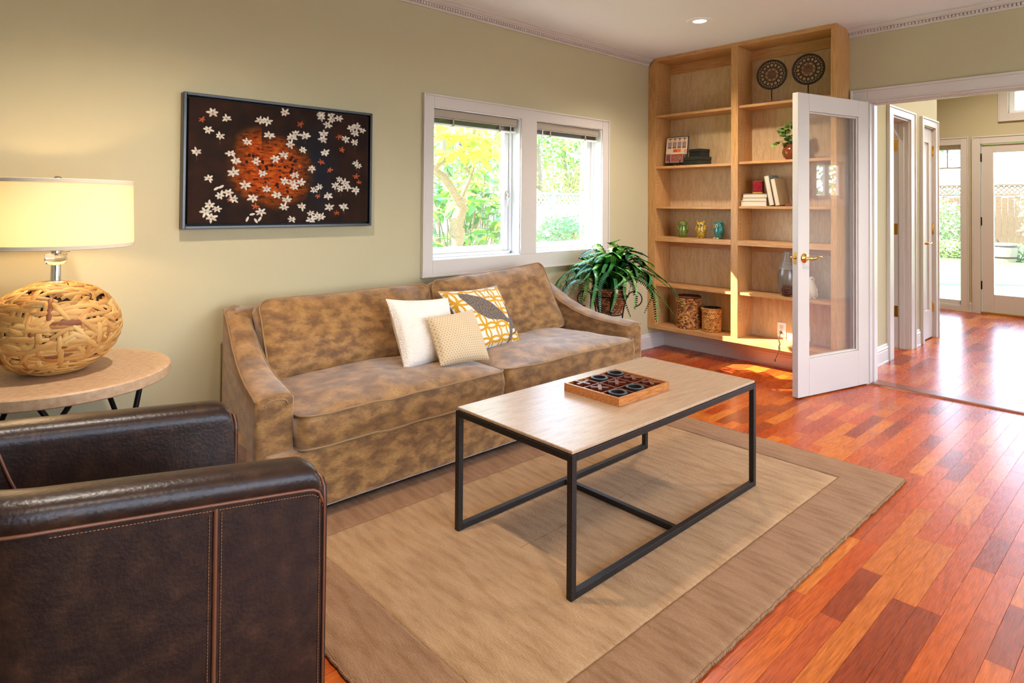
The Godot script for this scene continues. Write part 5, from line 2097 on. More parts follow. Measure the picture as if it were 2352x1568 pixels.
func ivy_pot() -> void:
	var o := thing("potted_ivy", "glossy brown earthenware pot of variegated ivy behind the glass door edge", "plant", Vector3(XB + 0.105, 1.6175, 1.235))
	var mb := MB.new()
	mb.lathe([Vector2(0, 0), Vector2(0.042, 0), Vector2(0.042, 0), Vector2(0.066, 0.025), Vector2(0.077, 0.055), Vector2(0.072, 0.083), Vector2(0.056, 0.103), Vector2(0.054, 0.11), Vector2(0.06, 0.116), Vector2(0.06, 0.119), Vector2(0.053, 0.119), Vector2(0.05, 0.1), Vector2(0, 0.1)], 36)
	part("pot", mb, M.terracotta, o)
	part("soil", MB.new().lathe([Vector2(0.052, 0.106), Vector2(0, 0.11)], 20), M.soil, o)
	var leaf := ivy_leaf(0.034)
	for i in 22:
		var a := TAU * i / 22.0 + rng.randf_range(-0.3, 0.3)
		var up := rng.randf_range(0.05, 0.19) if i % 4 else rng.randf_range(-0.03, 0.04)
		var out := rng.randf_range(0.05, 0.13) if up < 0.12 else rng.randf_range(0.0, 0.07)
		if cos(a) > 0.2: out *= 0.6
		var p0 := Vector3(cos(a) * 0.03, 0.108, sin(a) * 0.03)
		var p2 := Vector3(cos(a) * out, 0.11 + up, sin(a) * (out + 0.03))
		var p1 := (p0 + p2) / 2.0 + Vector3(0, 0.035, 0)
		var path := spline([p0, p1, p2], 4)
		part("stem", MB.new().tube(path, 0.0012, 5), M.ivy, o)
		for k in 5:
			var f := 0.35 + k * 0.16
			var p: Vector3 = path[int(minf(f, 0.99) * (path.size() - 1))]
			var lf := part("leaf", leaf, M.ivy_light if rng.randf() < 0.35 else M.ivy, o)
			var b := Basis(Vector3.UP, rng.randf() * TAU) * Basis(Vector3.RIGHT, rng.randf_range(0.2, 1.2))
			lf.transform = Transform3D(b * rng.randf_range(0.8, 1.25), p)


func book(label: String, group: String, m: Material, size: Vector3, at: Transform3D) -> void:
	# size: thickness (y when lying), depth (x), length (z); the page ends face the room
	var o := thing("book", label, "book", Vector3.ZERO, 0, group)
	o.transform = at
	var mb := MB.new()
	var c := 0.0028
	mb.box(Vector3(0, 0, 0), Vector3(size.x, c, size.z), 0.0008)
	mb.box(Vector3(0, size.y - c, 0), Vector3(size.x, size.y, size.z), 0.0008)
	mb.box(Vector3(size.x - c, c, 0), Vector3(size.x, size.y - c, size.z), 0.0006)
	part("cover", mb, m, o)
	mb = MB.new()
	mb.box(Vector3(0.004, c, 0.004), Vector3(size.x - c, size.y - c, size.z - 0.004), 0.0005)
	part("pages", mb, M.page, o)


func shelf_things() -> void:
	medallion("dark carved openwork disc on a rod, left one of the top shelf pair", 2.0635, 1.075, 0.1)
	medallion("dark carved openwork disc on a rod, partly behind the open door top", 2.0635, 1.352, 0.1)
	# picture tile on a small easel
	var o := thing("picture_tile", "small picture tile of a red shopfront leaning on a black wire easel", "picture tile", Vector3(XB + 0.105, 1.61, 0.222), 0.06)
	var t := MB.new()
	t.tr = Transform3D(Basis(Vector3.BACK, -0.14), Vector3(-0.012, 0.026, 0))
	t.box(Vector3(0, 0, -0.108), Vector3(0.01, 0.238, 0.108), 0.0015)
	var tile := part("tile", t, M.frame_black, o)
	t = MB.new()
	t.tr = Transform3D(Basis(Vector3.BACK, -0.14), Vector3(-0.012, 0.026, 0))
	t.quad(Vector3(-0.0006, 0.006, -0.102), Vector3(-0.0006, 0.006, 0.102), Vector3(-0.0006, 0.232, 0.102), Vector3(-0.0006, 0.232, -0.102))
	part("picture", t, mk("tile_print", Color.WHITE, 0.3, {"tex": ImageTexture.create_from_image(tile_print())}), tile)
	t = MB.new()
	for z in [-0.05, 0.05]:
		t.tube(spline([Vector3(0.045, 0.0, z * 1.1), Vector3(0.02, 0.02, z), Vector3(-0.022, 0.02, z), Vector3(-0.032, 0.035, z), Vector3(-0.026, 0.05, z), Vector3(-0.021, 0.042, z)], 4), 0.003, 6)
		t.tube([Vector3(-0.022, 0.02, z), Vector3(-0.026, 0.003, z)], 0.003, 6)
		t.tube(spline([Vector3(-0.022, 0.018, z), Vector3(-0.024, 0.008, z * 0.6), Vector3(-0.024, 0.014, z * 0.2), Vector3(-0.024, 0.018, 0)], 4), 0.0022, 6)
	t.tube([Vector3(0.045, 0.004, -0.055), Vector3(0.045, 0.004, 0.055)], 0.003, 6)
	t.tube([Vector3(0.02, 0.02, 0), Vector3(0.055, 0.15, 0)], 0.003, 6)
	part("easel", t, M.black_iron, o)
	# two rattan boxes
	for q in [["rattan_box", "larger dark olive rattan box at the bottom of the stack", 1.6101, 0.072, 0.082, M.rattan_olive, 0.425, -0.28], ["rattan_box", "small black rattan box on top of the olive one", 1.6829, 0.064, 0.062, M.rattan_box, 0.44, -0.2]]:
		o = thing(q[0], q[1], "box", Vector3(XB + 0.115, q[2], q[6]), q[7])
		var hh: float = q[3]
		var w: float = q[4]
		t = MB.new()
		t.box(Vector3(-w * 0.95, 0, -w), Vector3(w * 0.95, hh * 0.55, w), 0.003)
		part("body", t, q[5], o)
		t = MB.new()
		t.box(Vector3(-w * 0.95 - 0.002, hh * 0.57, -w - 0.002), Vector3(w * 0.95 + 0.002, hh, w + 0.002), 0.004)
		part("lid", t, q[5], o)
		t = MB.new()
		for k in 14:
			for j in 2:
				var z := lerpf(-w * 0.95, w * 0.95, k / 13.0)
				var y0: float = (0.006 if j == 0 else hh * 0.6)
				var y1: float = (hh * 0.53 if j == 0 else hh * 0.96)
				t.tube([Vector3(-w * 0.95 - 0.001, y0, z - 0.01), Vector3(-w * 0.95 - 0.001, y1, z + 0.01)], 0.0018, 4)
		part("weave", t, q[5], o)
	# owls
	owl("green ceramic owl, first of the three owls from the left", 0.315, M.glaze_green, M.glaze_green, 0.45, 1.02, 0)
	owl("yellow ceramic owl in the middle of the three owls", 0.49, M.glaze_yellow, M.glaze_yellow, 0.1, 1.0, 1)
	owl("teal ceramic owl, nearest the divider", 0.655, M.glaze_teal, M.glaze_crackle, -0.35, 1.0, 2)
	basket("tall lidded basket of dark brown weave", 0.345, 0.108, 0.262, false)
	basket("shorter open basket of lighter weave beside the tall one", 0.56, 0.082, 0.198, true)
	ivy_pot()
	# books
	var bx := XB + 0.03
	var y := 1.266
	var g := "books on the fourth shelf of the right bay"
	book("thickest cream book, bottom of the lying stack", g, M.cover_cream, Vector3(0.17, 0.042, 0.212), Transform3D(Basis(), Vector3(bx, y + 0.0003, 0.855)))
	book("thin cream book in the middle of the lying stack", g, M.cover_cream, Vector3(0.165, 0.024, 0.2), Transform3D(Basis(), Vector3(bx + 0.004, y + 0.0425, 0.866)))
	book("tan book on top of the lying stack under the red candle", g, M.cover_tan, Vector3(0.165, 0.031, 0.20), Transform3D(Basis(), Vector3(bx + 0.006, y + 0.0668, 0.87)))
	# standing books: thickness runs along z, length runs up; they lean to the left on their lower left edge
	var lean := func(deg: float, z: float, th: float) -> Transform3D:
		return Transform3D(Basis(Vector3.RIGHT, -deg_to_rad(deg)) * Basis(Vector3(1, 0, 0), Vector3(0, 0, -1), Vector3(0, 1, 0)), Vector3(bx, y + 0.0005 + th * sin(deg_to_rad(deg)), z))
	book("taller grey-backed book leaning against the lying stack", g, M.cover_grey, Vector3(0.17, 0.04, 0.236), lean.call(11.0, 1.128, 0.04))
	book("shorter tan book leaning on the grey-backed one", g, M.cover_tan, Vector3(0.165, 0.036, 0.212), lean.call(11.5, 1.172, 0.036))
	# candles
	var c := thing("candle", "square deep red candle standing on the stack of books", "candle", Vector3(bx + 0.06, y + 0.0985, 0.975), 0.25)
	t = MB.new()
	t.box(Vector3(-0.036, 0.01, -0.036), Vector3(0.036, 0.098, 0.036), 0.003)
	t.box(Vector3(-0.001, 0.096, -0.001), Vector3(0.001, 0.104, 0.001), 0)
	part("wax", t, M.wax_red, c)
	part("gold_foot", MB.new().box(Vector3(-0.038, 0, -0.038), Vector3(0.038, 0.011, 0.038), 0.003), M.gold_base, c)
	c = thing("candle", "small red candle on a brown block half hidden by the door", "candle", Vector3(bx + 0.05, y + 0.0005, 1.262))
	t = MB.new()
	t.lathe([Vector2(0, 0.02), Vector2(0.021, 0.02), Vector2(0.021, 0.02), Vector2(0.021, 0.068), Vector2(0.017, 0.072), Vector2(0, 0.071)], 20)
	part("wax", t, M.wax_red, c)
	part("wooden_block", MB.new().box(Vector3(-0.05, 0, -0.05), Vector3(0.05, 0.02, 0.05), 0.002), M.stand_wood, c)
	# vase, twig ball, bird figure
	o = thing("ribbed_vase", "tall grey bottle vase with cream rings round its neck", "vase", Vector3(XB + 0.13, 0.5855, 1.183))
	t = MB.new()
	t.lathe([Vector2(0, 0), Vector2(0.042, 0), Vector2(0.042, 0), Vector2(0.058, 0.05), Vector2(0.068, 0.11), Vector2(0.065, 0.16), Vector2(0.054, 0.205)], 36)
	part("body", t, M.vase_grey, o)
	t = MB.new()
	t.lathe([Vector2(0.054, 0.205), Vector2(0.04, 0.25), Vector2(0.028, 0.29), Vector2(0.024, 0.32), Vector2(0.024, 0.335), Vector2(0.019, 0.335), Vector2(0.019, 0.3)], 36)
	var neck := part("neck", t, M.vase_grey, o)
	t = MB.new()
	for k in 19:
		var f := k / 18.0
		var yy := 0.204 + f * 0.128
		var r := lerp_list([0.204, 0.25, 0.29, 0.32, 0.335], [0.0545, 0.0402, 0.0283, 0.0242, 0.0242], yy)
		var ring := []
		for j in 28:
			ring.append(Vector3(cos(TAU * j / 28) * r, yy, sin(TAU * j / 28) * r))
		t.tube(ring, 0.002, 5, true)
	part("ring", t, M.vase_line, neck)
	o = thing("twig_ball", "brown ball of wound twigs in front of the vase", "ornament", Vector3(XB + 0.07, 0.5855, 1.215))
	t = MB.new()
	for i in 26:
		var ax := Vector3(rng.randfn(), rng.randfn(), rng.randfn()).normalized()
		var e := ax.cross(Vector3(0.3, 0.9, 0.2)).normalized()
		var f := ax.cross(e)
		var r := rng.randf_range(0.036, 0.044)
		var off := rng.randf_range(-0.018, 0.018)
		var p := []
		for k in 22:
			var a := TAU * k / 22
			p.append(Vector3(0, 0.0475, 0) + ax * off + (e * cos(a) + f * sin(a)) * sqrt(r * r - off * off) * (1.0 + 0.03 * sin(3 * a + i)))
		t.tube(p, 0.0023, 5, true)
	part("twigs", t, M.twig, o)
	o = thing("bird_figure", "pale cream ceramic bird figure behind the door glass", "figurine", Vector3(XB + 0.115, 0.5855, 1.372), 0.4)
	t = MB.new()
	t.lathe([Vector2(0, 0.006), Vector2(0.024, 0.01), Vector2(0.036, 0.03), Vector2(0.038, 0.06), Vector2(0.031, 0.09), Vector2(0.021, 0.115), Vector2(0.018, 0.13), Vector2(0.02, 0.145), Vector2(0.014, 0.16), Vector2(0, 0.165)], 24)
	part("body", t, M.cream_glaze, o)
	t = MB.new()
	for s in [-1.0, 1.0]:
		t.ball(Vector3(-0.006, 0.045, s * 0.032), Vector3(0.02, 0.036, 0.012), 12, 8)
		for k in 3:
			t.ball(Vector3(-0.026, 0.006, s * 0.016 + (k - 1) * 0.007), Vector3(0.014, 0.006, 0.0045), 8, 6)
	part("wing_and_foot", t, M.cream_glaze, o)
	t = MB.new()
	t.ball(Vector3(-0.02, 0.145, 0), Vector3(0.02, 0.004, 0.005), 8, 6)
	t.ball(Vector3(-0.014, 0.052, 0.042), Vector3(0.005, 0.006, 0.003), 8, 6)
	part("beak", t, M.glaze_dark, o)
	# outlets on the back panel and the lamp cord that hangs out
	for q in [["white wall outlet with a dark plug, in the bottom right bay", 1.094, true], ["white blank outlet plate seen through the door glass", 1.28, false]]:
		o = thing("outlet_plate", q[0], "outlet", Vector3(XW - 0.0125, 0.298, q[1]))
		t = MB.new()
		t.box(Vector3(-0.006, -0.057, -0.035), Vector3(0, 0.057, 0.035), 0.003)
		part("plate", t, M.vinyl, o)
		t = MB.new()
		for yy in [-0.02, 0.02]:
			t.box(Vector3(-0.0075, yy - 0.014, -0.014), Vector3(-0.005, yy + 0.014, 0.014), 0.002)
		part("socket_face", t, M.trim, o)
		if q[2]:
			t = MB.new()
			t.box(Vector3(-0.03, -0.028, -0.008), Vector3(-0.0075, -0.01, 0.008), 0.003)
			part("plug", t, M.cord_black, o)
	t = MB.new()
	t.tube(spline([Vector3(4.90, 0.278, 1.094), Vector3(4.885, 0.245, 1.094), Vector3(4.87, 0.2265, 1.095), Vector3(4.80, 0.2255, 1.13), Vector3(4.72, 0.2255, 1.17), Vector3(4.69, 0.2245, 1.178), Vector3(4.684, 0.19, 1.178), Vector3(4.68, 0.15, 1.168), Vector3(4.678, 0.12, 1.155)], 5), 0.003, 6)
	t.box(Vector3(4.672, 0.1, 1.146), Vector3(4.684, 0.122, 1.158), 0.002)
	solo("power_cord", t, M.cord_black, "short dark cord hanging over the bottom edge of the bookcase", "cord")


# ---------------------------------------------------------------- fern in its stand
func frond(path: Array, wide: float) -> MB:
	var mb := MB.new()
	mb.tube(path, 0.0014, 4)
	var n := path.size()
	var up := Vector3.UP
	for i in range(2, n - 1):
		var f := i / float(n - 1)
		var p: Vector3 = path[i]
		var d: Vector3 = (path[i + 1] - path[i - 1]).normalized()
		var side := d.cross(up).normalized()
		if side.length() < 0.2:
			side = Vector3.RIGHT
		var nn := side.cross(d).normalized()
		var len := wide * minf(1.0, f * 5.0) * pow(1.0 - f, 0.45) + 0.002
		for s in [-1.0, 1.0]:
			var jig := rng.randf_range(-0.25, 0.25)
			var dir: Vector3 = (side * s + d * 0.35 - nn * (0.25 + jig * 0.5)).normalized()
			var w: Vector3 = d * 0.0052
			var mid := p + dir * len * 0.5 + nn * len * 0.06
			var tip := p + dir * len - nn * len * 0.1
			var a := mb.vert(p - w * 0.6, nn)
			var b := mb.vert(p + w * 0.6, nn)
			var c := mb.vert(mid + w * 0.85, (nn + dir * 0.2).normalized())
			var e := mb.vert(mid - w * 0.85, (nn + dir * 0.2).normalized())
			var g := mb.vert(tip, (nn + dir * 0.4).normalized())
			mb.tri(a, b, c); mb.tri(a, c, e); mb.tri(e, c, g)
	return mb


func fern() -> void:
	var c := Vector3(3.70, 0, 0.36)
	var o := thing("potted_fern", "bushy green fern in a woven basket pot on an iron stand behind the sofa arm", "plant", c)
	var mb := MB.new()
	mb.lathe([Vector2(0, 0.47), Vector2(0.082, 0.47), Vector2(0.082, 0.47), Vector2(0.105, 0.55), Vector2(0.118, 0.66), Vector2(0.118, 0.66), Vector2(0.1, 0.66), Vector2(0.09, 0.62), Vector2(0, 0.62)], 32)
	var pot := part("basket_pot", mb, M.wicker_core, o)
	var gs := [MB.new(), MB.new()]
	for r in 13:
		var y := 0.478 + r * 0.0142
		var rr := lerp_list([0.47, 0.55, 0.66], [0.082, 0.105, 0.118], y)
		var n := 30
		for k in n:
			var a := TAU * (k + (r % 2) * 0.5) / n
			var d := Vector3(cos(a), 0, sin(a))
			var g: MB = gs[rng.randi() % 2]
			g.tr = Transform3D(Basis(d, Vector3.UP, Vector3(-sin(a), 0, cos(a))), d * rr + Vector3(0, y, 0))
			g.ball(Vector3.ZERO, Vector3(0.005, 0.0066, 0.013), 6, 4)
	for k in 2:
		gs[k].tr = Transform3D()
		stuff(part("woven_strands", gs[k], [M.wicker1, M.wicker3][k], pot))
	part("soil", MB.new().lathe([Vector2(0.095, 0.63), Vector2(0, 0.645)], 20), M.soil, o)
	# stand: ring, legs, scrolls
	mb = MB.new()
	var ring := []
	for k in 32:
		ring.append(Vector3(cos(TAU * k / 32) * 0.125, 0.60, sin(TAU * k / 32) * 0.125))
	mb.tube(ring, 0.005, 6, true)
	ring = []
	for k in 32:
		ring.append(Vector3(cos(TAU * k / 32) * 0.09, 0.464, sin(TAU * k / 32) * 0.09))
	mb.tube(ring, 0.005, 6, true)
	mb.tube([Vector3(-0.09, 0.464, 0), Vector3(0.09, 0.464, 0)], 0.004, 6)
	part("stand_ring", mb, M.black_iron, o)
	for k in 4:
		var a := TAU * k / 4.0 + 0.8
		var d := Vector3(cos(a), 0, sin(a))
		mb = MB.new()
		mb.tube(spline([d * 0.16 + Vector3(0, 0.006, 0), d * 0.12 + Vector3(0, 0.12, 0), d * 0.093 + Vector3(0, 0.3, 0), d * 0.097 + Vector3(0, 0.464, 0), d * 0.127 + Vector3(0, 0.6, 0)], 5), 0.0055, 6)
		var p := []
		for j in 15:
			var b := PI * 1.55 * j / 14.0
			p.append(d * (0.185 - cos(b) * 0.052) + Vector3(0, 0.585 + sin(b) * 0.05 - j * 0.0012, 0))
		mb.tube(p, 0.0045, 6)
		part("stand_leg", mb, M.black_iron, o)
	# fronds
	var n := 84
	for i in n:
		var a := TAU * i * 0.381966
		var lvl := i / float(n)
		var reach := lerpf(0.50, 0.14, lvl) * rng.randf_range(0.82, 1.08)
		var rise := lerpf(0.10, 0.31, pow(lvl, 1.3)) * rng.randf_range(0.85, 1.15)
		var drop := lerpf(0.34, 0.0, lvl) * rng.randf_range(0.45, 1.15)
		var d := Vector3(cos(a), 0, sin(a))
		if d.z < -0.2:
			reach = minf(reach, 0.30 / absf(d.z))
			reach *= 0.95
		if i == n - 1:
			d = Vector3(0.5, 0, 0.3); reach = 0.09; rise = 0.32; drop = -0.05
		var b := d * 0.03 + Vector3(0, 0.645, 0)
		var pts := [b, b + d * reach * 0.22 + Vector3(0, rise * 0.7, 0), b + d * reach * 0.55 + Vector3(0, rise, 0), b + d * reach * 0.85 + Vector3(0, rise - drop * 0.35, 0), b + d * reach + Vector3(0, rise - drop, 0)]
		for k in range(1, 5):
			pts[k] += Vector3(rng.randf_range(-0.015, 0.015), 0, rng.randf_range(-0.015, 0.015)) * k
		for k in 5:
			pts[k].z = maxf(pts[k].z, -c.z + 0.03)
		var pick := rng.randf()
		part("frond", frond(spline(pts, 13), rng.randf_range(0.042, 0.056)), M.fern_light if pick < 0.3 or lvl > 0.92 else (M.fern if pick < 0.75 else M.fern_dark), o)


func can_light(label: String, at: Vector3, energy: float) -> void:
	var o := thing("recessed_light", label, "ceiling light", at, 0, "recessed ceiling lights")
	var mb := MB.new()
	mb.lathe([Vector2(0.045, -0.002), Vector2(0.05, -0.006), Vector2(0.085, -0.006), Vector2(0.092, -0.001), Vector2(0.092, 0)], 40)
	part("trim_ring", mb, M.ceiling, o)
	mb = MB.new()
	mb.lathe([Vector2(0, -0.003), Vector2(0.046, -0.003)], 32)
	part("lamp_lens", mb, M.can_lens, o)
	var l := SpotLight3D.new()
	l.name = "lamp_beam"
	l.light_color = hexc("fff3e6")
	l.light_energy = energy
	l.light_size = 0.045
	l.spot_angle = 68.0
	l.spot_angle_attenuation = 0.8
	l.spot_range = 14.0
	l.spot_attenuation = 2.0
	l.shadow_enabled = true
	l.position = Vector3(0, -0.03, 0)
	l.rotation.x = -PI / 2
	o.add_child(l)


# ---------------------------------------------------------------- the garden
func leaf_shape(len: float, w: float, curl := 0.15) -> Mesh:
	var mb := MB.new()
	var l := []
	var r := []
	var c := []
	for i in 6:
		var f := i / 5.0
		var ww := w * sin(PI * pow(f, 0.8)) * 0.5 + 0.001
		var y := -curl * len * f * f
		c.append(Vector3(0, y, f * len))
		l.append(Vector3(-ww, y + ww * 0.25, f * len))
		r.append(Vector3(ww, y + ww * 0.25, f * len))
	mb.grid([l, c, r])
	return mb.done()


func rosette(p: Vector3, count: int, spread := 0.9) -> Array:
	var out := []
	var a0 := rng.randf() * TAU
	for k in count:
		var b := Basis(Vector3.UP, a0 + TAU * k / count + rng.randf_range(-0.25, 0.25)) * Basis(Vector3.RIGHT, rng.randf_range(-0.5, spread)) * Basis(Vector3.BACK, rng.randf_range(-0.5, 0.5))
		out.append(Transform3D(b * rng.randf_range(0.7, 1.15), p))
	return out


func cloud(c: Vector3, r: Vector3, n: int, size: float) -> Array:
	var out := []
	for i in n:
		var d := Vector3(rng.randfn(), rng.randfn(), rng.randfn()).normalized() * pow(rng.randf(), 0.33)
		var b := Basis(Vector3(rng.randfn(), rng.randfn(), rng.randfn()).normalized(), rng.randf() * TAU)
		out.append(Transform3D(b * size * rng.randf_range(0.6, 1.3), c + d * r))
	return out


func shades(n: int, a: Color, b: Color) -> Array:
	var out := []
	for i in n:
		out.append(a.lerp(b, rng.randf()).srgb_to_linear())
	return out


func shrub(called: String, label: String, at: Vector3, blobs: Array, n: int, size: float, a: Color, b: Color, shape: Mesh, group := "") -> void:
	var o := thing(called, label, "shrub", at, 0, group)
	var where := []
	for q in blobs:
		where.append_array(cloud(q[0], q[1], n / blobs.size(), size))
	many("foliage", shape, M.foliage, where, o, shades(where.size(), a, b))
	var mb := MB.new()
	for q in blobs:
		mb.tube([Vector3(q[0].x * 0.3, 0, q[0].z * 0.3), (q[0] as Vector3) * Vector3(0.8, 0.6, 0.8), q[0]], [0.03, 0.02, 0.006], 6)
	part("stem", mb, M.bark, o)


func garden() -> void:
	var g := -0.16
	var mb := MB.new()
	mb.box(Vector3(-14, g - 0.1, -24), Vector3(40, g, 16), 0)
	struct("lawn", mb, M.grass, "green lawn around the house", "lawn")
	mb = MB.new()
	mb.box(Vector3(-2.2, g, -1.1), Vector3(9.8, g + 0.02, -0.16), 0.01)
	mb.box(Vector3(-8.0, g, 5.5), Vector3(14, g + 0.02, 15.9), 0.01)  # added pale ground that bounces sunlight up through the windows
	struct("path", mb, M.path, "pale paving added along the house walls to bounce sunlight onto the ceiling", "paving")
	var leaf := leaf_shape(0.19, 0.07)
	var leaf2 := leaf_shape(0.1, 0.035)
	var leaf1 := leaf_shape(1.0, 0.42)
	# the tree outside the left window
	var o := thing("garden_tree", "gnarled tree with a forked trunk and big light leaves outside the left window", "tree", Vector3(3.47, g, -1.2))
	var P := func(x: float, y: float, z: float) -> Vector3: return Vector3(x - 3.47, y - g, z + 1.2)
	mb = MB.new()
	var path := spline([P.call(3.47, g, -1.22), P.call(3.475, 0.5, -1.2), P.call(3.472, 0.85, -1.2), P.call(3.50, 0.985, -1.2), P.call(3.475, 1.1, -1.2), P.call(3.53, 1.22, -1.2), P.call(3.50, 1.318, -1.2)], 6)
	var rr := []
	for i in path.size():
		rr.append(lerpf(0.066, 0.05, i / float(path.size())) * (1.0 + 0.1 * sin(i * 1.7)))
	mb.tube(path, rr, 14)
	part("trunk", mb, M.bark, o)
	var limbs := [[[P.call(3.51, 1.28, -1.2), P.call(3.432, 1.376, -1.19), P.call(3.33, 1.50, -1.2), P.call(3.245, 1.56, -1.22), P.call(3.29, 1.635, -1.2), P.call(3.40, 1.69, -1.18), P.call(3.53, 1.752, -1.17), P.call(3.60, 1.83, -1.15)], 0.042, 0.018],
		[[P.call(3.51, 1.28, -1.2), P.call(3.58, 1.39, -1.22), P.call(3.657, 1.481, -1.25), P.call(3.69, 1.55, -1.25), P.call(3.733, 1.645, -1.27), P.call(3.81, 1.76, -1.3), P.call(3.9, 2.0, -1.4)], 0.024, 0.01],
		[[P.call(3.69, 1.545, -1.25), P.call(3.62, 1.58, -1.22), P.call(3.53, 1.60, -1.15)], 0.02, 0.01],
		[[P.call(3.245, 1.56, -1.22), P.call(3.0, 1.8, -1.3), P.call(2.4, 2.3, -1.5), P.call(1.8, 2.8, -1.7)], 0.03, 0.012],
		[[P.call(3.6, 1.83, -1.15), P.call(3.7, 2.1, -1.2), P.call(3.6, 2.5, -1.3)], 0.018, 0.008]]
	for q in limbs:
		mb = MB.new()
		path = spline(q[0], 5)
		rr = []
		for i in path.size():
			rr.append(lerpf(q[1], q[2], i / float(path.size())))
		mb.tube(path, rr, 10)
		part("branch", mb, M.bark, o)
	var count := 0
	for q in [[3.25, 1.85, -1.15], [3.42, 1.86, -1.1], [3.58, 1.83, -1.1], [3.70, 1.87, -1.15], [3.83, 1.80, -1.2], [3.36, 1.72, -1.0], [3.24, 1.68, -1.1], [3.50, 1.74, -0.95], [3.62, 1.68, -1.05], [3.95, 1.88, -1.3], [3.78, 1.72, -1.0], [3.3, 1.95, -1.2], [3.55, 1.98, -1.25], [3.85, 2.0, -1.3], [4.1, 1.75, -1.2], [4.2, 1.6, -1.25], [4.05, 1.95, -1.2], [3.20, 1.40, -1.35], [3.3, 1.2, -1.4], [3.7, 1.3, -1.5]]:
		for t in rosette(P.call(q[0], q[1], q[2]), 9):
			var lf := part("leaf", leaf, [M.leaf_bright, M.leaf_bright, M.leaf_mid][rng.randi() % 3], o)
			lf.transform = t
			count += 1
	var unseen_canopy := []  # leaves out of view along the sun path, shading the left window
	var to_sun := Vector3(-1, 1.27, -1.08)
	for i in 250:
		var left := true
		var at := Vector3(rng.randf_range(2.1, 2.98), rng.randf_range(0.7, 2.0), 0) if left else Vector3(rng.randf_range(3.2, 3.75), rng.randf_range(0.9, 1.35), 0)
		var p: Vector3 = at + to_sun * rng.randf_range(0.95, 2.3)
		unseen_canopy.append_array(rosette(p - Vector3(3.47, g, -1.2), 7 if left else 4))
	many("unseen_canopy", leaf, M.foliage, unseen_canopy, o, shades(unseen_canopy.size(), hexc("5a8a28"), hexc("9cc040")))

	# rhododendrons low outside the left window
	for k in 3:
		var c: Vector3 = [Vector3(3.9, g, -1.9), Vector3(4.7, g, -2.4), Vector3(5.2, g, -3.4)][k]
		o = thing("rhododendron", ["glossy leaved shrub low behind the forked trunk", "glossy leaved shrub right of the forked trunk", "glossy leaved shrub farther back by the left window's inner edge"][k], "shrub", c, 0, "glossy shrubs outside the left window")
		mb = MB.new()
		var where := []
		for i in 46:
			var a := rng.randf() * TAU
			var d := Vector3(cos(a), 0, sin(a)) * rng.randf_range(0.1, 0.75)
			var top := d + Vector3(0, rng.randf_range(0.7, [1.55, 1.75, 2.1][k]), 0)
			mb.tube([d * 0.2, (d * 0.7 + Vector3(0, top.y * 0.6, 0)), top], [0.016, 0.01, 0.005], 5)
			for t in rosette(top, 8, 0.7):
				if i < 12:
					var lf := part("leaf", leaf, [M.leaf_mid, M.leaf_dark, M.leaf_bright][rng.randi() % 3], o)
					lf.transform = t
				else:
					where.append(t)
		part("stem", mb, M.bark, o)
		many("foliage", leaf, M.foliage, where, o, shades(where.size(), hexc("2f6a34"), hexc("7fae48")))

	# clipped bush, fence, trees in the right window
	o = thing("clipped_bush", "round clipped green bush in front of the pale fence", "shrub", Vector3(6.85, g, -3.0))
	var where := []
	for i in 5200:
		var d := Vector3(rng.randfn(), rng.randfn(), rng.randfn()).normalized()
		var b := Basis(Vector3(rng.randfn(), rng.randfn(), rng.randfn()).normalized(), rng.randf() * TAU)
		where.append(Transform3D(b * rng.randf_range(0.03, 0.055), Vector3(d.x * 0.46, 0.78 + d.y * 0.50, d.z * 0.46) * rng.randf_range(0.94, 1.02)))
	many("foliage", leaf1, M.foliage, where, o, shades(where.size(), hexc("3f8048"), hexc("8fc088")))
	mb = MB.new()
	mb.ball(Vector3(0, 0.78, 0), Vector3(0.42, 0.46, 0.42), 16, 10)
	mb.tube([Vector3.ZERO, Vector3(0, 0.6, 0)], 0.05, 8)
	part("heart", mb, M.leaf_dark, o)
	for k in 3:
		o = thing("garden_fern", ["rusty tipped fern clump left of the clipped bush", "rusty tipped fern clump before the middle of the clipped bush", "rusty tipped fern clump at the right of the clipped bush"][k], "plant", Vector3(6.1 + k * 0.5, g, -2.15), 0, "rusty ferns below the right window")
		mb = MB.new()
		for i in 20:
			var a := rng.randf() * TAU
			var h := rng.randf_range(0.85, 1.12)
			mb = frond(spline([Vector3.ZERO, Vector3(cos(a) * 0.06, h * 0.6, sin(a) * 0.06), Vector3(cos(a) * 0.2, h, sin(a) * 0.2), Vector3(cos(a) * 0.38, h * 0.92, sin(a) * 0.38)], 9), 0.05)
			part("frond", mb, [M.fern_light, M.reed1, M.reed3][rng.randi() % 3], o)
	o = thing("lattice_fence", "pale painted board fence with a lattice strip along its top", "fence", Vector3(10.0, g, -5.0))
	for k in 4:
		mb = MB.new()
		mb.box(Vector3(-4.6 + k * 2.12 - 0.05 + 1.2, 0, -0.05), Vector3(-4.6 + k * 2.12 + 0.05 + 1.2, 1.66, 0.05), 0.004)
		part("post", mb, M.fence_grey, o)
	for y in [1.37, 1.62]:
		mb = MB.new()
		mb.box(Vector3(-5.0, y, -0.03), Vector3(5.0, y + 0.045, 0.04), 0.004)
		part("rail", mb, M.fence_grey, o)
	mb = MB.new()
	for i in 90:
		var x := -5.0 + i * 0.11
		for s in [-1.0, 1.0]:
			mb.tr = Transform3D(Basis(Vector3.BACK, s * PI / 4), Vector3(x, 1.515, 0.004 * s))
			mb.box(Vector3(-0.014, -0.15, -0.003), Vector3(0.014, 0.15, 0.003), 0)
	mb.tr = Transform3D()
	part("lattice", mb, M.fence_grey, o)
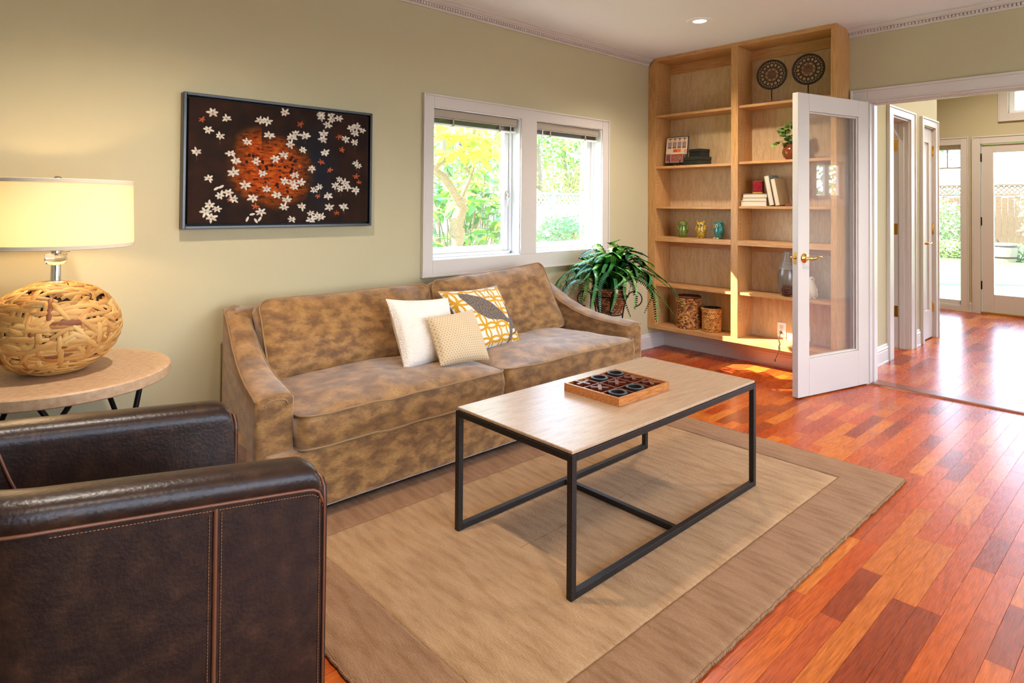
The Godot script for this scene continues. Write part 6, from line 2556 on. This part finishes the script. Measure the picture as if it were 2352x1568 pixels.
	for i in 62:
		mb = MB.new()
		mb.box(Vector3(-5.0 + i * 0.16, 0.0, -0.012), Vector3(-5.0 + i * 0.16 + 0.157, 1.37, 0.012), 0.003)
		part("board", mb, M.fence_paint, o)
	for k in 5:
		var c: Vector3 = [Vector3(8.9, g, -4.3), Vector3(9.6, g, -6.2), Vector3(11.3, g, -7.0), Vector3(7.4, g, -6.6), Vector3(12.8, g, -6.5)][k]
		o = thing("slim_tree", ["slim pale trunk rising before the lattice fence in the right window", "slim tree just behind the lattice fence", "leafy tree behind the fence, middle of the right window", "leafy tree behind the fence, left of the right window", "leafy tree behind the fence by the window's right edge"][k], "tree", c, 0, "trees beyond the lattice fence")
		mb = MB.new()
		mb.tube(spline([Vector3.ZERO, Vector3(0.03, 1.4, 0), Vector3(-0.08, 2.6, 0), Vector3(-0.2, 4.2, 0.1)], 5), 0.07 if k else 0.06, 10)
		part("trunk", mb, M.bark, o)
		where = []
		for i in 9:
			var a := rng.randf() * TAU
			where.append_array(cloud(Vector3(cos(a) * 0.9, rng.randf_range(1.6 if k else 2.6, 4.2), sin(a) * 0.7), Vector3(0.75, 0.5, 0.6), 190 if k else 60, 0.13))
		many("crown", leaf1, M.foliage, where, o, shades(where.size(), [hexc("6a9a34"), hexc("5a8a3c"), hexc("4f8a3a"), hexc("78a63c"), hexc("5f9440")][k], [hexc("c8d878"), hexc("b0cc70"), hexc("a2c860"), hexc("cfe080"), hexc("c0d878")][k]))
	shrub("rosy_shrub", "reddish tinged shrub above the lattice fence", Vector3(9.9, g, -6.0), [[Vector3(0, 1.5, 0), Vector3(1.0, 0.7, 0.5)], [Vector3(0.9, 1.9, 0), Vector3(0.7, 0.5, 0.4)]], 1600, 0.1, hexc("a8805c"), hexc("9cb864"), leaf1)
	shrub("hedge", "tall green hedge closing the side garden", Vector3(4.5, g, -8.5), [[Vector3(-2.5, 1.6, 0), Vector3(2.0, 1.8, 0.7)], [Vector3(0.5, 1.7, 0), Vector3(2.0, 1.8, 0.7)], [Vector3(3.5, 1.5, 0), Vector3(2.0, 1.7, 0.7)]], 7500, 0.16, hexc("4f8040"), hexc("aecb78"), leaf1)
	shrub("hedge", "tall green hedge behind the lattice fence", Vector3(12.5, g, -9.5), [[Vector3(-2.5, 1.4, 0), Vector3(2.2, 1.7, 0.7)], [Vector3(1.0, 1.3, 0), Vector3(2.2, 1.7, 0.7)]], 6000, 0.16, hexc("5a8a48"), hexc("bcd488"), leaf1)
	# neighbouring house glimpsed between the leaves
	o = thing("neighbour_house", "blue grey neighbouring house glimpsed through the leaves", "house", Vector3(9.0, g, -15.0))
	part("wall", MB.new().box(Vector3(-5, 0, -3), Vector3(4, 3.4, 3), 0), M.house_blue, o)
	mb = MB.new()
	mb.tr = Transform3D(Basis(Vector3.UP, PI / 2), Vector3.ZERO)
	mb.prism(v2([-3.4, 3.4, 3.4, 3.4, 0, 5.2]), -5.3, 4.3)
	part("roof", mb, M.roof, o)
	for x in [-3.0, 0.5, 2.4]:
		part("window", MB.new().box(Vector3(x, 1.2, 2.98), Vector3(x + 1.0, 2.4, 3.03), 0.01), M.vinyl, o)

	# back garden beyond the hall
	o = thing("board_fence", "weathered wooden fence at the far end of the lawn", "fence", Vector3(23.5, g, -1.0))
	for i in 60:
		mb = MB.new()
		mb.box(Vector3(-0.012, 0, -4.5 + i * 0.15), Vector3(0.012, 1.75 + 0.02 * (i % 3), -4.5 + i * 0.15 + 0.145), 0.003)
		part("board", mb, M.fence_wood, o)
	for y in [1.8, 2.1]:
		mb = MB.new()
		mb.box(Vector3(-0.04, y, -4.5), Vector3(0.03, y + 0.06, 4.5), 0.004)
		part("rail", mb, M.fence_wood, o)
	mb = MB.new()
	for i in 70:
		for s in [-1.0, 1.0]:
			mb.tr = Transform3D(Basis(Vector3.RIGHT, s * PI / 4), Vector3(0.005 * s, 1.98, -4.5 + i * 0.13))
			mb.box(Vector3(-0.004, -0.2, -0.018), Vector3(0.004, 0.2, 0.018), 0)
	mb.tr = Transform3D()
	part("lattice", mb, M.fence_wood, o)
	o = thing("barrel_planter", "grey half barrel standing at the edge of the lawn", "barrel", Vector3(21.2, g, -0.12))
	mb = MB.new()
	mb.lathe([Vector2(0, 0), Vector2(0.24, 0), Vector2(0.24, 0), Vector2(0.29, 0.25), Vector2(0.27, 0.5), Vector2(0.27, 0.5), Vector2(0.24, 0.5), Vector2(0.24, 0.46), Vector2(0, 0.46)], 24)
	part("barrel", mb, M.barrel_wood, o)
	mb = MB.new()
	for y in [0.1, 0.4]:
		mb.lathe([Vector2(0.268 if y < 0.2 else 0.284, y), Vector2(0.278 if y < 0.2 else 0.28, y + 0.04)], 24)
	part("hoop", mb, M.black_iron, o)
	var bl := [[Vector3(22.0, g, 0.9), "pale flowering shrub behind the barrel", [[Vector3(0, 1.4, 0), Vector3(0.6, 1.2, 0.9)], [Vector3(0.2, 2.6, 0.4), Vector3(0.6, 0.9, 0.8)]], hexc("6f8a4a"), hexc("d8dcc0")],
		[Vector3(22.3, g, -2.0), "pale shrub by the fence seen through the sidelight", [[Vector3(0, 0.9, 0), Vector3(0.5, 0.9, 0.8)]], hexc("6a8a58"), hexc("dfe6d0")],
		[Vector3(21.6, g, -1.0), "low grey green border plants along the lawn edge", [[Vector3(0, 0.2, -0.6), Vector3(0.3, 0.3, 0.6)], [Vector3(0, 0.2, 1.2), Vector3(0.3, 0.25, 0.7)]], hexc("6f9050"), hexc("e6e8c8")]]
	for q in bl:
		shrub("border_shrub", q[1], q[0], q[2], 3000, 0.11, q[3], q[4], leaf1)
	shrub("front_shrub", "leafy shrub outside the small front window of the hall", Vector3(8.9, g, 7.6), [[Vector3(-0.5, 1.4, 0), Vector3(1.0, 1.2, 0.6)], [Vector3(0.8, 1.6, 0.3), Vector3(1.0, 1.2, 0.6)]], 2600, 0.13, hexc("5a8a38"), hexc("b4cc70"), leaf1)
	# conifer near the sidelight
	o = thing("conifer", "feathery grey green conifer boughs outside the sidelight", "tree", Vector3(13.6, g, -0.25))
	mb = MB.new()
	mb.tube([Vector3.ZERO, Vector3(0, 5.0, 0)], [0.11, 0.04], 10)
	part("trunk", mb, M.bark, o)
	mb = MB.new()
	where = []
	for i in 26:
		var a := rng.randf() * TAU
		var y := 1.0 + i * 0.15
		var len := rng.randf_range(0.6, 1.0)
		var d := Vector3(cos(a), 0, sin(a))
		mb.tube([Vector3(0, y, 0), d * len * 0.5 + Vector3(0, y + 0.06, 0), d * len + Vector3(0, y - 0.1, 0)], [0.014, 0.009, 0.004], 5)
		for j in 46:
			var f := rng.randf_range(0.2, 1.0)
			var p := d * len * f + Vector3(0, y + 0.06 * sin(f * 3.0) - 0.1 * f, 0) + Vector3(rng.randfn(), rng.randfn() * 0.4, rng.randfn()) * 0.09
			where.append(Transform3D(Basis(Vector3(rng.randfn(), rng.randfn(), rng.randfn()).normalized(), rng.randf() * TAU) * rng.randf_range(0.05, 0.1), p))
	part("bough", mb, M.bark, o)
	many("needles", leaf1, M.foliage, where, o, shades(where.size(), hexc("6a9080"), hexc("b6ccb4")))
